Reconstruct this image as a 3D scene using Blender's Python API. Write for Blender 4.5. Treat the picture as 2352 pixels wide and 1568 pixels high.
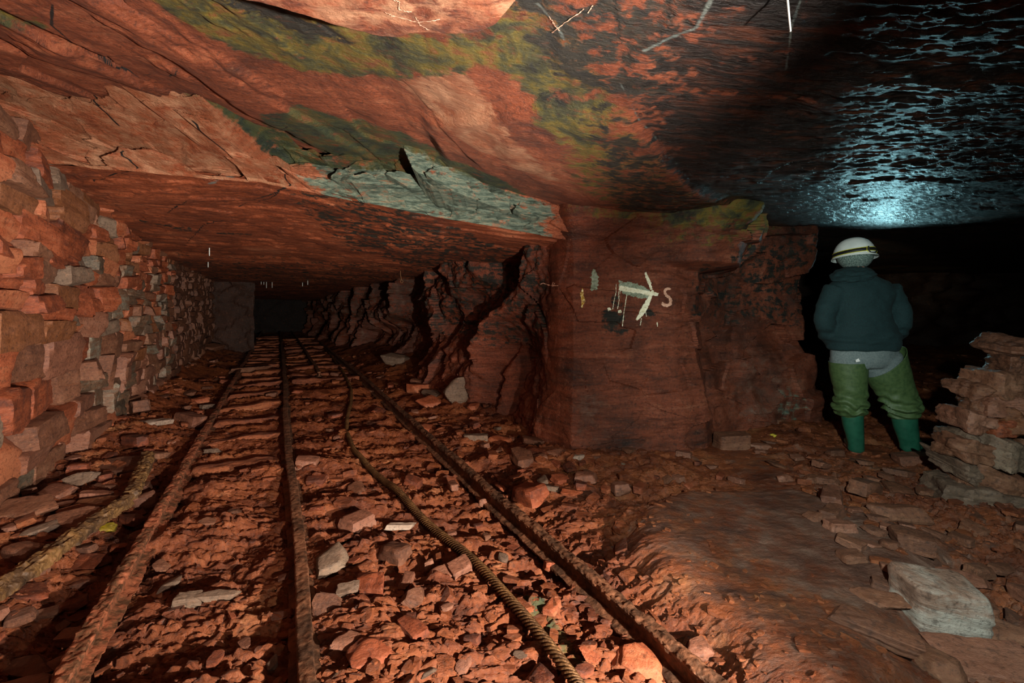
import bpy, bmesh, math, random
import numpy as np
from mathutils import Vector, Matrix

for o in list(bpy.data.objects):
    bpy.data.objects.remove(o, do_unlink=True)
SC = bpy.context.scene
COL = SC.collection

# ------------------------------------------------------------------ camera
F = 1050.0            # focal length in pixels of the 2352 px wide frame
CX, HY, H = 1176.0, 696.0, 1.3   # principal column, horizon row, eye height
cd = bpy.data.cameras.new('camera')
cd.sensor_width = 36.0
cd.lens = 36.0 * F / 2352.0
cd.shift_y = -(784.0 - HY) / 2352.0
cd.clip_start = 0.02
cam = bpy.data.objects.new('camera', cd)
cam.location = (0, 0, H)
cam.rotation_euler = (math.pi / 2, 0, 0)
COL.objects.link(cam)
SC.camera = cam

# ------------------------------------------------------------------ world, lights, exposure
SC.view_settings.view_transform = 'Standard'
SC.view_settings.look = 'None'
SC.view_settings.gamma = 1.0
SC.view_settings.use_curve_mapping = False
SC.view_settings.exposure = 0.0
w = bpy.data.worlds.new('cave_dark')
SC.world = w
w.use_nodes = True
w.node_tree.nodes['Background'].inputs[0].default_value = (0.5, 0.7, 0.8, 1)
w.node_tree.nodes['Background'].inputs[1].default_value = 0.0006

def spot(name, loc, target, power, color, angle, blend=0.6, size=0.04):
    d = bpy.data.lights.new(name, 'SPOT')
    d.energy = power; d.color = color
    d.spot_size = math.radians(angle); d.spot_blend = blend
    d.shadow_soft_size = size
    o = bpy.data.objects.new(name, d)
    o.location = loc
    o.rotation_euler = (Vector(target) - Vector(loc)).to_track_quat('-Z', 'Y').to_euler()
    COL.objects.link(o)
    return o

# torches used to paint the place with light
spot('torch_floor', (1.35, 0.1, 0.76), (-2.0, 3.3, -0.22), 1200, (1.0, 0.85, 0.70), 74, 0.8, 0.025)
spot('torch_ceiling', (0.95, -0.3, 0.95), (-1.9, 3.1, 2.45), 1650, (1.0, 0.89, 0.78), 80, 0.85, 0.025)
spot('torch_pillar', (0.75, -0.2, 1.35), (1.1, 4.2, 0.9), 105, (1.0, 0.87, 0.73), 60, 1.0, 0.03)
spot('torch_right', (0.3, -0.1, 1.6), (2.45, 3.6, 0.45), 500, (0.86, 1.0, 0.93), 66, 0.9, 0.03)
spot('torch_chamber', (4.86, 6.0, 1.50), (3.1, 2.6, 1.98), 58, (0.42, 0.90, 1.0), 66, 0.85, 0.10)

# ------------------------------------------------------------------ numpy noise
def _hash(ix, iy, iz, seed):
    h = (ix.astype(np.uint32) * np.uint32(374761393) + iy.astype(np.uint32) * np.uint32(668265263)
         + iz.astype(np.uint32) * np.uint32(2147483647 & 0x7feb352d) + np.uint32((seed * 974711 + 12345) & 0xffffffff))
    h ^= h >> np.uint32(15); h *= np.uint32(0x2c1b3c6d)
    h ^= h >> np.uint32(12); h *= np.uint32(0x297a2d39)
    h ^= h >> np.uint32(15)
    return h
def _rnd(ix, iy, iz, seed):
    return _hash(ix, iy, iz, seed).astype(np.float32) / np.float32(4294967295.0)
def vnoise(x, y, z, seed=0):
    """smooth value noise in -1..1"""
    x = np.asarray(x, np.float32); y = np.asarray(y, np.float32); z = np.asarray(z, np.float32)
    x, y, z = np.broadcast_arrays(x, y, z)
    fx, fy, fz = np.floor(x), np.floor(y), np.floor(z)
    ix, iy, iz = fx.astype(np.int64), fy.astype(np.int64), fz.astype(np.int64)
    tx, ty, tz = x - fx, y - fy, z - fz
    tx = tx * tx * tx * (tx * (tx * 6 - 15) + 10); ty = ty * ty * ty * (ty * (ty * 6 - 15) + 10); tz = tz * tz * tz * (tz * (tz * 6 - 15) + 10)
    def c(a, b, d): return _rnd(ix + a, iy + b, iz + d, seed)
    a0 = c(0,0,0) + (c(1,0,0) - c(0,0,0)) * tx
    a1 = c(0,1,0) + (c(1,1,0) - c(0,1,0)) * tx
    b0 = c(0,0,1) + (c(1,0,1) - c(0,0,1)) * tx
    b1 = c(0,1,1) + (c(1,1,1) - c(0,1,1)) * tx
    a = a0 + (a1 - a0) * ty; b = b0 + (b1 - b0) * ty
    return (a + (b - a) * tz) * 2 - 1
def fbm(x, y, z, octaves=4, seed=0, gain=0.5):
    s = 0.0; a = 1.0; f = 1.0; t = 0.0
    for k in range(octaves):
        s = s + a * vnoise(x * f + 17.3 * k, y * f - 9.1 * k, z * f + 4.7 * k, seed + k)
        t += a; a *= gain; f *= 2.03
    return s / t * 1.6
def facets(x, y, z, seed=0, slope=0.8):
    """broken-rock facets: every worley cell is a tilted plane; returns (offset, edge distance)"""
    x = np.asarray(x, np.float32); y = np.asarray(y, np.float32); z = np.asarray(z, np.float32)
    x, y, z = np.broadcast_arrays(x, y, z)
    fx, fy, fz = np.floor(x).astype(np.int64), np.floor(y).astype(np.int64), np.floor(z).astype(np.int64)
    d1 = np.full(x.shape, 9.0, np.float32); d2 = d1.copy(); val = np.zeros(x.shape, np.float32)
    for i in (-1, 0, 1):
        for j in (-1, 0, 1):
            for k in (-1, 0, 1):
                cx, cy, cz = fx + i, fy + j, fz + k
                px = cx + _rnd(cx, cy, cz, seed); py = cy + _rnd(cx, cy, cz, seed + 1); pz = cz + _rnd(cx, cy, cz, seed + 2)
                dx, dy, dz = (x - px).astype(np.float32), (y - py).astype(np.float32), (z - pz).astype(np.float32)
                d = dx * dx + dy * dy + dz * dz
                g = (_rnd(cx, cy, cz, seed + 3) - .5) + slope * ((_rnd(cx, cy, cz, seed + 4) - .5) * 2 * dx
                    + (_rnd(cx, cy, cz, seed + 5) - .5) * 2 * dy + (_rnd(cx, cy, cz, seed + 6) - .5) * 2 * dz)
                near = d < d1
                d2 = np.where(near, d1, np.minimum(d2, d))
                val = np.where(near, g, val); d1 = np.where(near, d, d1)
    return val, np.sqrt(d2) - np.sqrt(d1)
def sstep(a, b, x):
    t = np.clip((x - a) / (b - a), 0, 1)
    return t * t * (3 - 2 * t)
def terrace(h, step, sharp=0.75):
    q = h / step; f = np.floor(q); r = q - f
    return (f + sstep(sharp, 1.0, r)) * step * 0.75 + h * 0.25

# ------------------------------------------------------------------ photo rows and columns -> points of the place
def at(px, py, Y):
    return ((px - CX) / F * Y, Y, H - (py - HY) / F * Y)
def on_z(px, py, z):
    Y = F * (H - z) / (py - HY)
    return ((px - CX) / F * Y, Y)
def poly_z(pts, z): return [on_z(a, b, z) for a, b in pts]
def to_st(x, y): return -0.4572 * x + 0.8894 * y, 0.8894 * x + 0.4572 * y
def from_st(s, t): return -0.4572 * s + 0.8894 * t, 0.8894 * s + 0.4572 * t
def seg_dist(x, y, poly, closed=False):
    d = np.full(np.shape(x), 1e9)
    n = len(poly)
    for i in range(n if closed else n - 1):
        ax, ay = poly[i]; bx, by = poly[(i + 1) % n]
        ex, ey = bx - ax, by - ay
        L = ex * ex + ey * ey + 1e-12
        t = np.clip(((x - ax) * ex + (y - ay) * ey) / L, 0, 1)
        d = np.minimum(d, np.hypot(x - ax - t * ex, y - ay - t * ey))
    return d
def in_poly(x, y, poly):
    c = np.zeros(np.shape(x), bool)
    n = len(poly)
    for i in range(n):
        ax, ay = poly[i]; bx, by = poly[(i + 1) % n]
        k = ((ay > y) != (by > y)) & (x < (bx - ax) * (y - ay) / (by - ay + 1e-12) + ax)
        c ^= k
    return c
def soft_poly(x, y, poly, soft):
    d = seg_dist(x, y, poly, True)
    d = np.where(in_poly(x, y, poly), d, -d)
    return sstep(-soft, soft, d)

# ------------------------------------------------------------------ mesh helpers
def new_obj(name, verts, faces, mat=None, parent=None, smooth=True, sharp=None):
    me = bpy.data.meshes.new(name)
    verts = np.asarray(verts, np.float32)
    if isinstance(faces, np.ndarray):
        nv, nf, k = len(verts), len(faces), faces.shape[1]
        me.vertices.add(nv); me.vertices.foreach_set('co', verts.ravel())
        me.loops.add(nf * k); me.loops.foreach_set('vertex_index', faces.astype(np.int32).ravel())
        me.polygons.add(nf)
        me.polygons.foreach_set('loop_start', np.arange(0, nf * k, k, dtype=np.int32))
        me.polygons.foreach_set('loop_total', np.full(nf, k, np.int32))
        me.update(calc_edges=True); me.validate()
    else:
        me.from_pydata([tuple(map(float, v)) for v in verts], [], faces); me.update()
    me.polygons.foreach_set('use_smooth', np.full(len(me.polygons), smooth))
    if sharp: me.set_sharp_from_angle(angle=math.radians(sharp))
    if mat: me.materials.append(mat)
    o = bpy.data.objects.new(name, me)
    COL.objects.link(o)
    if parent: o.parent = parent
    return o
def add_attr(o, name, arr):
    a = o.data.attributes.new(name, 'FLOAT', 'POINT')
    a.data.foreach_set('value', np.asarray(arr, np.float32).ravel())
def grid_faces(nu, nv, flip=False):
    i = np.arange(nu * nv).reshape(nu, nv)
    q = np.stack([i[:-1, :-1], i[1:, :-1], i[1:, 1:], i[:-1, 1:]], -1).reshape(-1, 4)
    return q[:, ::-1].copy() if flip else q
def struct(o):
    o['kind'] = 'structure'; return o
def tag(o, label, cat, group=None, kind=None):
    o['label'] = label; o['category'] = cat
    if group: o['group'] = group
    if kind: o['kind'] = kind
    return o
def empty(name, loc, label, cat, group=None, rz=0.0):
    o = bpy.data.objects.new(name, None)
    o.empty_display_size = 0.05
    o.location = loc; o.rotation_euler = (0, 0, rz); COL.objects.link(o)
    return tag(o, label, cat, group)

# ------------------------------------------------------------------ materials
class NT:
    def __init__(s, name):
        s.m = bpy.data.materials.new(name); s.m.use_nodes = True
        s.t = s.m.node_tree; s.n = s.t.nodes; s.b = s.n['Principled BSDF']
    def node(s, kind, **kw):
        n = s.n.new(kind)
        for k, v in kw.items(): setattr(n, k, v)
        return n
    def link(s, a, b): s.t.links.new(a, b)
    def put(s, sock, v):
        if hasattr(v, 'is_output'): s.link(v, sock)
        else: sock.default_value = v
    def math(s, op, a, b=0.0, clamp=False):
        n = s.node('ShaderNodeMath', operation=op, use_clamp=clamp)
        s.put(n.inputs[0], a); s.put(n.inputs[1], b); return n.outputs[0]
    def noise(s, vec, scale, detail=6, rough=0.55, dist=0.0):
        n = s.node('ShaderNodeTexNoise')
        s.link(vec, n.inputs['Vector']); n.inputs['Scale'].default_value = scale
        n.inputs['Detail'].default_value = detail; n.inputs['Roughness'].default_value = rough
        n.inputs['Distortion'].default_value = dist
        return n.outputs['Fac']
    def mapping(s, vec, rot=(0,0,0), scale=(1,1,1)):
        n = s.node('ShaderNodeMapping'); s.link(vec, n.inputs['Vector'])
        n.inputs['Rotation'].default_value = rot; n.inputs['Scale'].default_value = scale
        return n.outputs[0]
    def ramp(s, fac, stops, interp='LINEAR'):
        n = s.node('ShaderNodeValToRGB'); s.link(fac, n.inputs[0]); e = n.color_ramp.elements
        n.color_ramp.interpolation = interp
        while len(e) < len(stops): e.new(0.5)
        for k, (p, c) in zip(e, stops): k.position = p; k.color = (*c, 1) if len(c) == 3 else c
        return n.outputs[0]
    def mix(s, fac, a, b, blend='MIX'):
        n = s.node('ShaderNodeMix', data_type='RGBA', blend_type=blend)
        s.put(n.inputs[0], fac)
        for sk, v in ((n.inputs[6], a), (n.inputs[7], b)):
            if isinstance(v, tuple): v = (*v, 1) if len(v) == 3 else v
            s.put(sk, v)
        return n.outputs[2]
    def mrange(s, v, a, b, c=0.0, d=1.0):
        n = s.node('ShaderNodeMapRange', interpolation_type='SMOOTHSTEP')
        s.put(n.inputs[0], v)
        for i, q in enumerate((a, b, c, d)): n.inputs[1 + i].default_value = q
        return n.outputs[0]
    def attr(s, name):
        return s.node('ShaderNodeAttribute', attribute_name=name).outputs['Fac']
    def bump(s, h, strength, dist, prev=None):
        n = s.node('ShaderNodeBump'); s.link(h, n.inputs['Height'])
        n.inputs['Strength'].default_value = strength; n.inputs['Distance'].default_value = dist
        if prev: s.link(prev, n.inputs['Normal'])
        return n.outputs[0]

def hexc(r, g, b):
    f = lambda c: (c / 255 / 12.92) if c / 255 <= 0.04045 else ((c / 255 + 0.055) / 1.055) ** 2.4
    return (f(r), f(g), f(b))

STAIN = {'olive': [(0.36, hexc(30, 32, 24)), (0.46, hexc(84, 82, 46)), (0.54, hexc(132, 112, 44)), (0.63, hexc(150, 84, 54))],
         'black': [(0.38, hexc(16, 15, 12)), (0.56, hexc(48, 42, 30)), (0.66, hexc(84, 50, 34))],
         'teal': [(0.38, hexc(70, 88, 74)), (0.48, hexc(112, 132, 116)), (0.57, hexc(150, 162, 140)), (0.66, hexc(176, 124, 96))],
         'green': [(0.38, hexc(44, 58, 44)), (0.50, hexc(78, 86, 52)), (0.58, hexc(104, 92, 46)), (0.66, hexc(140, 84, 54))],
         'pale': [(0.38, hexc(178, 100, 72)), (0.62, hexc(216, 156, 124))],
         'grey': [(0.36, hexc(84, 50, 40)), (0.5, hexc(124, 82, 68)), (0.64, hexc(150, 116, 102))],
         'vein': [(0.3, hexc(84, 104, 104)), (0.7, hexc(150, 158, 150))],
         'crack': [(0.3, hexc(10, 8, 7)), (0.7, hexc(24, 18, 16))],
         'wet': [(0.38, hexc(10, 8, 8)), (0.50, hexc(34, 21, 16)), (0.58, hexc(84, 44, 30)), (0.68, hexc(120, 62, 42))]}

def rock_mat(name, stops, stains=(), rot=(0, 0, 0), streak=(1.2, 8, 8), rough=0.62, bump=0.6, dist=0.012, fine=70, dark=0.55, rand=0.0, mix_scale=1.6, rot2=None):
    k = NT(name)
    tc = k.node('ShaderNodeTexCoord').outputs['Object']
    mp = k.mapping(tc, rot, streak)
    n1 = k.noise(tc, mix_scale, 9, 0.62, 0.4)
    n2 = k.noise(mp, 1.6, 8, 0.65, 0.6)
    n3 = k.noise(tc, 14, 10, 0.66)
    if rot2 is not None:
        n2b = k.noise(k.mapping(tc, rot2, streak), 1.6, 8, 0.65, 0.6)
        n2 = k.math('ADD', k.math('MULTIPLY', n2, k.math('SUBTRACT', 1.0, k.attr('wet'))), k.math('MULTIPLY', n2b, k.attr('wet')))
    f = k.math('ADD', k.math('MULTIPLY', n1, 0.55), k.math('MULTIPLY', n2, 0.45))
    if rand:
        oi = k.node('ShaderNodeObjectInfo').outputs['Random']
        f = k.math('ADD', f, k.math('MULTIPLY', k.math('SUBTRACT', oi, 0.5), rand))
    c = k.ramp(f, stops)
    # dark mineral flecks along the cleavage
    fl = k.mrange(k.math('ADD', k.math('MULTIPLY', n2, 0.6), k.math('MULTIPLY', n3, 0.4)), 0.40, 0.30)
    c = k.mix(k.math('MULTIPLY', fl, dark), c, hexc(36, 22, 16))
    hi = k.mrange(n3, 0.56, 0.75)
    c = k.mix(k.math('MULTIPLY', hi, 0.35), c, hexc(206, 128, 98))
    n6 = k.noise(tc, 46, 8, 0.7)
    c = k.mix(k.math('MULTIPLY', k.mrange(n6, 0.50, 0.36), 0.55), c, hexc(40, 22, 14))
    c = k.mix(k.math('MULTIPLY', k.mrange(n6, 0.56, 0.70), 0.30), c, hexc(222, 160, 124))
    rg = k.math('ADD', rough - 0.2, k.math('MULTIPLY', n3, 0.42))
    edge = k.math('MULTIPLY', k.math('SUBTRACT', k.math('ADD', k.math('MULTIPLY', n2, 0.45), k.math('MULTIPLY', n3, 0.55)), 0.5), 4.2)
    for st in stains:
        a = k.math('MULTIPLY', k.attr(st), 0.82 if st not in ('vein', 'crack', 'wet') else 1.0)
        soft = {'vein': 0.25, 'crack': 0.25, 'grey': 0.4, 'teal': 0.2, 'olive': 0.22, 'green': 0.25, 'pale': 0.25}.get(st, 0.14)
        amt = k.mrange(k.math('ADD', a, k.math('MULTIPLY', edge, k.math('MULTIPLY', k.mrange(a, 0.02, 0.3), 0.8 if st not in ('vein', 'crack') else .5))), 0.5 - soft, 0.5 + soft)
        n4 = k.noise(mp if st in ('wet', 'black', 'teal') else tc, 2.2 if st in ('wet',) else 5.0, 9, 0.66, 0.5)
        sc = k.ramp(n4, STAIN[st])
        c = k.mix(amt, c, sc)
        if st == 'wet':
            rg = k.math('ADD', k.math('MULTIPLY', rg, k.math('SUBTRACT', 1.0, k.math('MULTIPLY', amt, 0.42))), 0.0)
    hs = k.node('ShaderNodeHueSaturation'); hs.inputs['Hue'].default_value = 0.507; hs.inputs['Saturation'].default_value = 1.04; hs.inputs['Value'].default_value = 0.60
    k.link(c, hs.inputs['Color']); k.link(hs.outputs[0], k.b.inputs['Base Color'])
    k.link(k.math('MAXIMUM', rg, 0.16), k.b.inputs['Roughness'])
    k.b.inputs['Specular IOR Level'].default_value = 0.55
    mp2 = k.mapping(tc, rot, (streak[0] * 2.4, streak[1] * 2.4, streak[2] * 2.4))
    h1 = k.noise(mp2, 2.0, 12, 0.70, 0.35)
    if rot2 is not None:
        h1b = k.noise(k.mapping(tc, rot2, (streak[0] * 2.4, streak[1] * 2.4, streak[2] * 2.4)), 2.0, 12, 0.7, 0.35)
        h1 = k.math('ADD', k.math('MULTIPLY', h1, k.math('SUBTRACT', 1.0, k.attr('wet'))), k.math('MULTIPLY', h1b, k.attr('wet')))
    h2 = k.noise(tc, fine, 6, 0.6)
    b1 = k.bump(h1, bump, dist * 2.6)
    b2 = k.bump(k.math('ADD', h2, k.math('MULTIPLY', n6, 0.9)), min(1.0, bump * 1.1), dist * 0.55, b1)
    if rot2 is not None:
        h3 = k.noise(k.mapping(tc, rot2, (18, 70, 70)), 1.0, 5, 0.65, 0.2)
        wb = k.math('MULTIPLY', h3, k.attr('wet'))
        b2 = k.bump(wb, 1.0, 0.030, b2)
    k.link(b2, k.b.inputs['Normal'])
    return k.m

RED = [(0.34, hexc(84, 36, 25)), (0.45, hexc(146, 68, 46)), (0.54, hexc(182, 92, 66)), (0.64, hexc(204, 122, 92))]
SALMON = [(0.34, hexc(140, 66, 46)), (0.48, hexc(196, 104, 76)), (0.62, hexc(226, 150, 118))]
DKRED = [(0.34, hexc(58, 28, 20)), (0.45, hexc(114, 52, 36)), (0.55, hexc(156, 74, 54)), (0.66, hexc(182, 108, 86))]
EARTH = [(0.34, hexc(76, 34, 22)), (0.45, hexc(138, 66, 42)), (0.55, hexc(178, 96, 64)), (0.66, hexc(204, 136, 98))]
BROWN = [(0.30, hexc(82, 46, 34)), (0.5, hexc(134, 82, 62)), (0.7, hexc(166, 116, 92))]
GREYS = [(0.30, hexc(88, 66, 54)), (0.5, hexc(134, 108, 92)), (0.7, hexc(166, 142, 122))]

TILT = (0, math.radians(-14), math.radians(27))
M = {}
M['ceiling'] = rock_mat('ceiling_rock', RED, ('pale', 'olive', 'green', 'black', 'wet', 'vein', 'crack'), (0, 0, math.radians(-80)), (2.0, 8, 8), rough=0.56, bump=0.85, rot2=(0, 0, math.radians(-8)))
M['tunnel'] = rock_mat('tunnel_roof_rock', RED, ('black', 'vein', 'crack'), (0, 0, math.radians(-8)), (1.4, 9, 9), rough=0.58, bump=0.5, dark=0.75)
M['step'] = rock_mat('step_face_rock', SALMON, ('pale', 'teal', 'green', 'crack'), (0, math.radians(10), 0), (1.5, 3, 9), rough=0.5, bump=0.9)
M['pillar'] = rock_mat('pillar_rock', DKRED, ('black', 'grey', 'teal', 'olive'), (0, 0, 0), (1.3, 1.3, 9), rough=0.55, bump=0.7, dark=0.8)
M['floor'] = rock_mat('floor_mud', EARTH, ('grey', 'wet', 'green'), (0, 0, 0), (2.2, 4.5, 6), rough=0.42, bump=0.8, dist=0.013, fine=55, dark=0.75)
M['red_stone'] = rock_mat('red_stone', RED, (), TILT, (1.5, 3, 12), rough=0.58, bump=0.6, dist=0.008, fine=60, dark=0.5, rand=0.22)
M['brown_stone'] = rock_mat('brown_stone', BROWN, (), TILT, (2, 4, 14), rough=0.6, bump=0.6, dist=0.008, fine=60, dark=0.5, rand=0.15)
M['grey_stone'] = rock_mat('grey_stone', GREYS, (), TILT, (2, 4, 14), rough=0.6, bump=0.6, dist=0.008, fine=60, dark=0.45, rand=0.12)
M['deep'] = rock_mat('painted_dark_rock', [(0.3, hexc(14, 9, 8)), (0.7, hexc(30, 18, 14))], (), (0, 0, 0), (2, 2, 8), rough=.8)  # near-black: darkness of the tunnel end put into the rock colour
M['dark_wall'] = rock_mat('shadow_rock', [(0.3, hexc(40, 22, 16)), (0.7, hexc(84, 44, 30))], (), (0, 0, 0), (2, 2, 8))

# ------------------------------------------------------------------ the floor
MOUND = [(0.62, 2.36), (0.75, 2.7), (1.1, 3.0), (1.9, 3.1), (2.3, 2.4), (1.7, 1.9), (1.25, 1.5), (1.0, 1.2), (0.72, 1.2), (0.78, 1.65), (0.62, 2.0)]
def floor_z(x, y, detail=True):
    x = np.asarray(x, np.float64); y = np.asarray(y, np.float64)
    s, t = to_st(x, y)
    track = sstep(-1.0, -0.75, t) * (1 - sstep(1.35, 1.6, t))
    z = -0.05 * track
    for tr in (-.645, .098, 1.291): z = z - 0.03 * np.exp(-((t - tr) / 0.07) ** 2)
    # hollow between the left rail and the wall
    z = z - 0.06 * np.exp(-((t + 0.82) / 0.14) ** 2) * (1 - sstep(4.2, 5.2, s))
    # rubble banked against the left wall and the pillar side
    z = z + 0.14 * (1 - sstep(-1.6, -0.95, t)) * (0.35 + 0.65 * sstep(4.5, 8.5, s))
    z = z + 0.24 * sstep(1.5, 2.4, t) * sstep(4.3, 6.0, s) * (1 - sstep(2.5, 3.0, t))
    m = soft_poly(x, y, MOUND, 0.13)
    z = z + 0.10 * m
    z = z + 0.035 * fbm(x * 1.1, y * 1.1, 0.0, 3, 5)
    # ridges of the buried sleepers
    r = 0.5 + 0.5 * np.cos(2 * math.pi * (s / 0.8 + 0.05 * np.sin(t * 3)))
    z = z + 0.035 * (r ** 2) * sstep(-0.75, -0.6, t) * (1 - sstep(1.25, 1.4, t)) * sstep(2.0, 4.0, s)
    lv = np.exp(-(((x - 3.03) / 0.42) ** 2 + ((y - 3.98) / 0.36) ** 2) ** 2)
    z = z * (1 - lv)
    if detail:
        right = sstep(0.9, 1.7, x - 0.15 * (y - 2))
        smooth = np.clip(np.maximum(m, right * (1 - sstep(1.55, 2.0, x - 0.28 * (y - 2.0)))), 0, 1)
        amp = 1.0 - 0.90 * smooth
        n = fbm(x * 3.2 - y, y * 11, 0.3, 4, 21)
        lay = terrace(n * 0.042 + 0.03 * fbm(x * 1.8, y * 3.6, 1.0, 2, 4), 0.018, 0.72)
        c1, e1 = facets(x * 6 - 2 * y, y * 14, np.zeros_like(x), 31, 0.9)
        c2, e2 = facets(x * 16 - 4 * y, y * 36, np.zeros_like(x), 41, 0.9)
        msk = sstep(-0.15, 0.35, fbm(x * 2.2, y * 2.6, 2.0, 3, 61))
        chips = (0.026 * c1 * sstep(0.0, 0.12, e1) - 0.010 * (1 - sstep(0, 0.12, e1))) * msk + (0.018 * c2 - 0.007 * (1 - sstep(0, 0.16, e2)))
        z = z + amp * (lay + chips) + 0.008 * fbm(x * 16, y * 16, 0.0, 3, 77) * (0.45 + 0.55 * amp)
    for tr in (-.645, .098, 1.291):
        wq = np.exp(-((t - tr) / 0.075) ** 2)
        z = z * (1 - wq) + np.minimum(z, -0.02 + 0.012 * np.sin(s * 3)) * wq
    z = z * (1 - lv) + np.clip(z, -0.012, 0.004) * lv
    return z

def fan(y0, y1, na, nr, amax, near=1.0, extra=30, ymin=-1.6):
    """ground/roof sampling: finer near the middle of the place, coarser far off"""
    inv = np.linspace(1 / y0, 1 / y1, nr)
    ys = np.concatenate([np.linspace(ymin, y0, extra, endpoint=False), 1 / inv])
    a = np.linspace(-amax, amax, na)
    wdt = np.maximum(ys, near) + 0.25
    X = a[None, :] * wdt[:, None]
    Y = np.repeat(ys[:, None], na, 1)
    return X, Y

X, Y = fan(1.25, 34, 860, 620, 1.5, 1.25, 26)
Z = floor_z(X, Y)
fl = new_obj('floor', np.stack([X, Y, Z], -1).reshape(-1, 3), grid_faces(*X.shape, flip=True), M['floor'])
struct(fl)
sF, tF = to_st(X, Y)
mm = soft_poly(X, Y, MOUND, 0.2)
add_attr(fl, 'grey', np.clip(0.66 * mm + 0.45 * sstep(0.9, 1.6, X - 0.1 * Y) * (1 - sstep(3.4, 5, Y)), 0, 1))
wet = np.zeros_like(X)
for cx, cy, r in ((0.0, 3.2, 0.22), (-0.1, 3.35, 0.2), (0.95, 1.42, 0.2), (0.3, 2.4, 0.16), (0.15, 2.75, 0.18)):
    wet = np.maximum(wet, 0.62 * np.exp(-((X - cx) ** 2 + (Y - cy) ** 2) / r ** 2))
add_attr(fl, 'wet', wet * 0.55)
moss = [on_z(1190, 1340, 0), on_z(1260, 1400, 0), on_z(1330, 1490, 0)]
add_attr(fl, 'green', 0.85 * np.exp(-(seg_dist(X, Y, moss) / 0.045) ** 2) + 0.7 * np.exp(-((X + .64) ** 2 + (Y - 1.66) ** 2) / .05 ** 2))

# ------------------------------------------------------------------ roofs
XS = np.array([-8, -3, -1.8, -0.6, 0.5, 1.2, 3, 9, 20]); ZS = np.array([3.1, 2.72, 2.53, 2.37, 2.15, 2.10, 2.13, 2.2, 2.3])
RIDGE = poly_z([(1425, 250), (1470, 310), (1560, 390), (1640, 440), (1735, 492)], 2.1)
SLAB = [(-3.2, -2.0)] + poly_z([(420, -60), (525, 2), (640, 36), (760, 72), (870, 103), (910, 104), (950, 84), (1030, 78), (1105, 74), (1150, 48), (1195, 8), (1250, -60)], 2.12) + [(0.6, -2.0)]
LOWSIDE = RIDGE + [(2.3, 4.6), (1.5, 6.0), (-0.5, 6.0), (-0.5, 2.6)]
def ceil_z(x, y, detail=True):
    z = np.interp(x, XS, ZS)
    z = z + 0.03 * fbm(x * 0.7, y * 0.7, 3.0, 2, 9)
    ls = soft_poly(x, y, LOWSIDE, 0.05) * sstep(1.9, 2.3, y)
    z = z - 0.045 * ls
    if detail:
        wet = sstep(0.3, 1.2, x)
        lay = fbm((x - .2 * y) * 2.0 + 3, y * 0.7, 0.0, 5, 12) * (1 - wet) + wet * fbm(x * 1.3 + 3, y * 2.2, 0.0, 5, 12)
        z = z + (0.25 + 0.75 * sstep(-0.5, -1.6, x)) * terrace(0.06 * lay, 0.05, 0.62)
        c, e = facets((x - .2 * y) * 1.7, y * 1.0, np.zeros_like(x), 15, 0.7)
        z = z + (0.2 + 0.8 * sstep(-0.5, -1.6, x)) * 0.035 * c
        z = z + (0.008 * fbm(x * 9, y * 5, 0, 4, 18)) * (1 - wet) + wet * (0.006 * fbm(x * 5, y * 11, 0, 3, 18) + 0.006 * fbm(x * 17, y * 42, 0, 3, 19))
    sl = soft_poly(x, y, SLAB, 0.018)
    zs = 2.12 + 0.02 * fbm(x * 1.5, y * 1.5, 0, 3, 91) + (0.006 * fbm(x * 12, y * 12, 0, 3, 92) if detail else 0)
    return z * (1 - sl) + np.minimum(zs, z) * sl

X, Y = fan(0.95, 26, 900, 560, 1.6, 0.95, 30)
Z = ceil_z(X, Y)
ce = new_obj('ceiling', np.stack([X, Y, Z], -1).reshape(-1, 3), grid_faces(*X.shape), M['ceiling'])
struct(ce)
sl = soft_poly(X, Y, SLAB, 0.02)
def pz(pts, z=2.4): return poly_z(pts, z)
olive = soft_poly(X, Y, pz([(190, -40), (540, -40), (700, 40), (880, 90), (1000, 70), (1130, 40), (1250, 40), (1330, 180), (1450, 270), (1330, 262), (1240, 215), (1190, 140), (1120, 120), (1000, 160), (930, 185), (800, 215), (700, 208), (560, 180), (430, 130), (300, 60)], 2.36), 0.07)
olive = np.maximum(olive, 0.75 * soft_poly(X, Y, pz([(1300, 260), (1440, 270), (1560, 390), (1530, 440), (1400, 420), (1290, 360)], 2.12), 0.1))
olive = np.maximum(olive, 0.8 * soft_poly(X, Y, pz([(-40, -40), (100, -40), (110, 20), (-40, 5)], 2.7), 0.05))
olive = np.maximum(olive, 0.8 * soft_poly(X, Y, pz([(1080, 110), (1250, 20), (1330, 60), (1420, 200), (1440, 260), (1330, 300), (1230, 230)], 2.2), 0.08))
olive = np.maximum(olive, 0.72 * soft_poly(X, Y, pz([(1250, 300), (1430, 265), (1560, 390), (1735, 490), (1740, 540), (1500, 500), (1320, 440)], 2.1), 0.12))
olive *= (1 - sl)
far_y = 0.9 * np.exp(-((Y - 11.8 - 0.25 * (X - 10)) / 0.7) ** 2) * sstep(8.6, 9.6, X) * (1 - sstep(11.6, 12.6, X))
add_attr(ce, 'olive', np.maximum(olive, far_y))
add_attr(ce, 'green', (1 - sl) * soft_poly(X, Y, pz([(600, 275), (690, 256), (800, 285), (930, 298), (1010, 335), (1140, 350), (1310, 440), (1330, 500), (1010, 420), (760, 390), (600, 330)], 2.42), 0.05))
blk = 0.8 * soft_poly(X, Y, pz([(330, -40), (530, -40), (740, 60), (850, 105), (760, 118), (680, 100), (560, 60)], 2.4), 0.08) * (1 - sl)  # dark band beside the slab, its shadow painted into the rock colour
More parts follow.
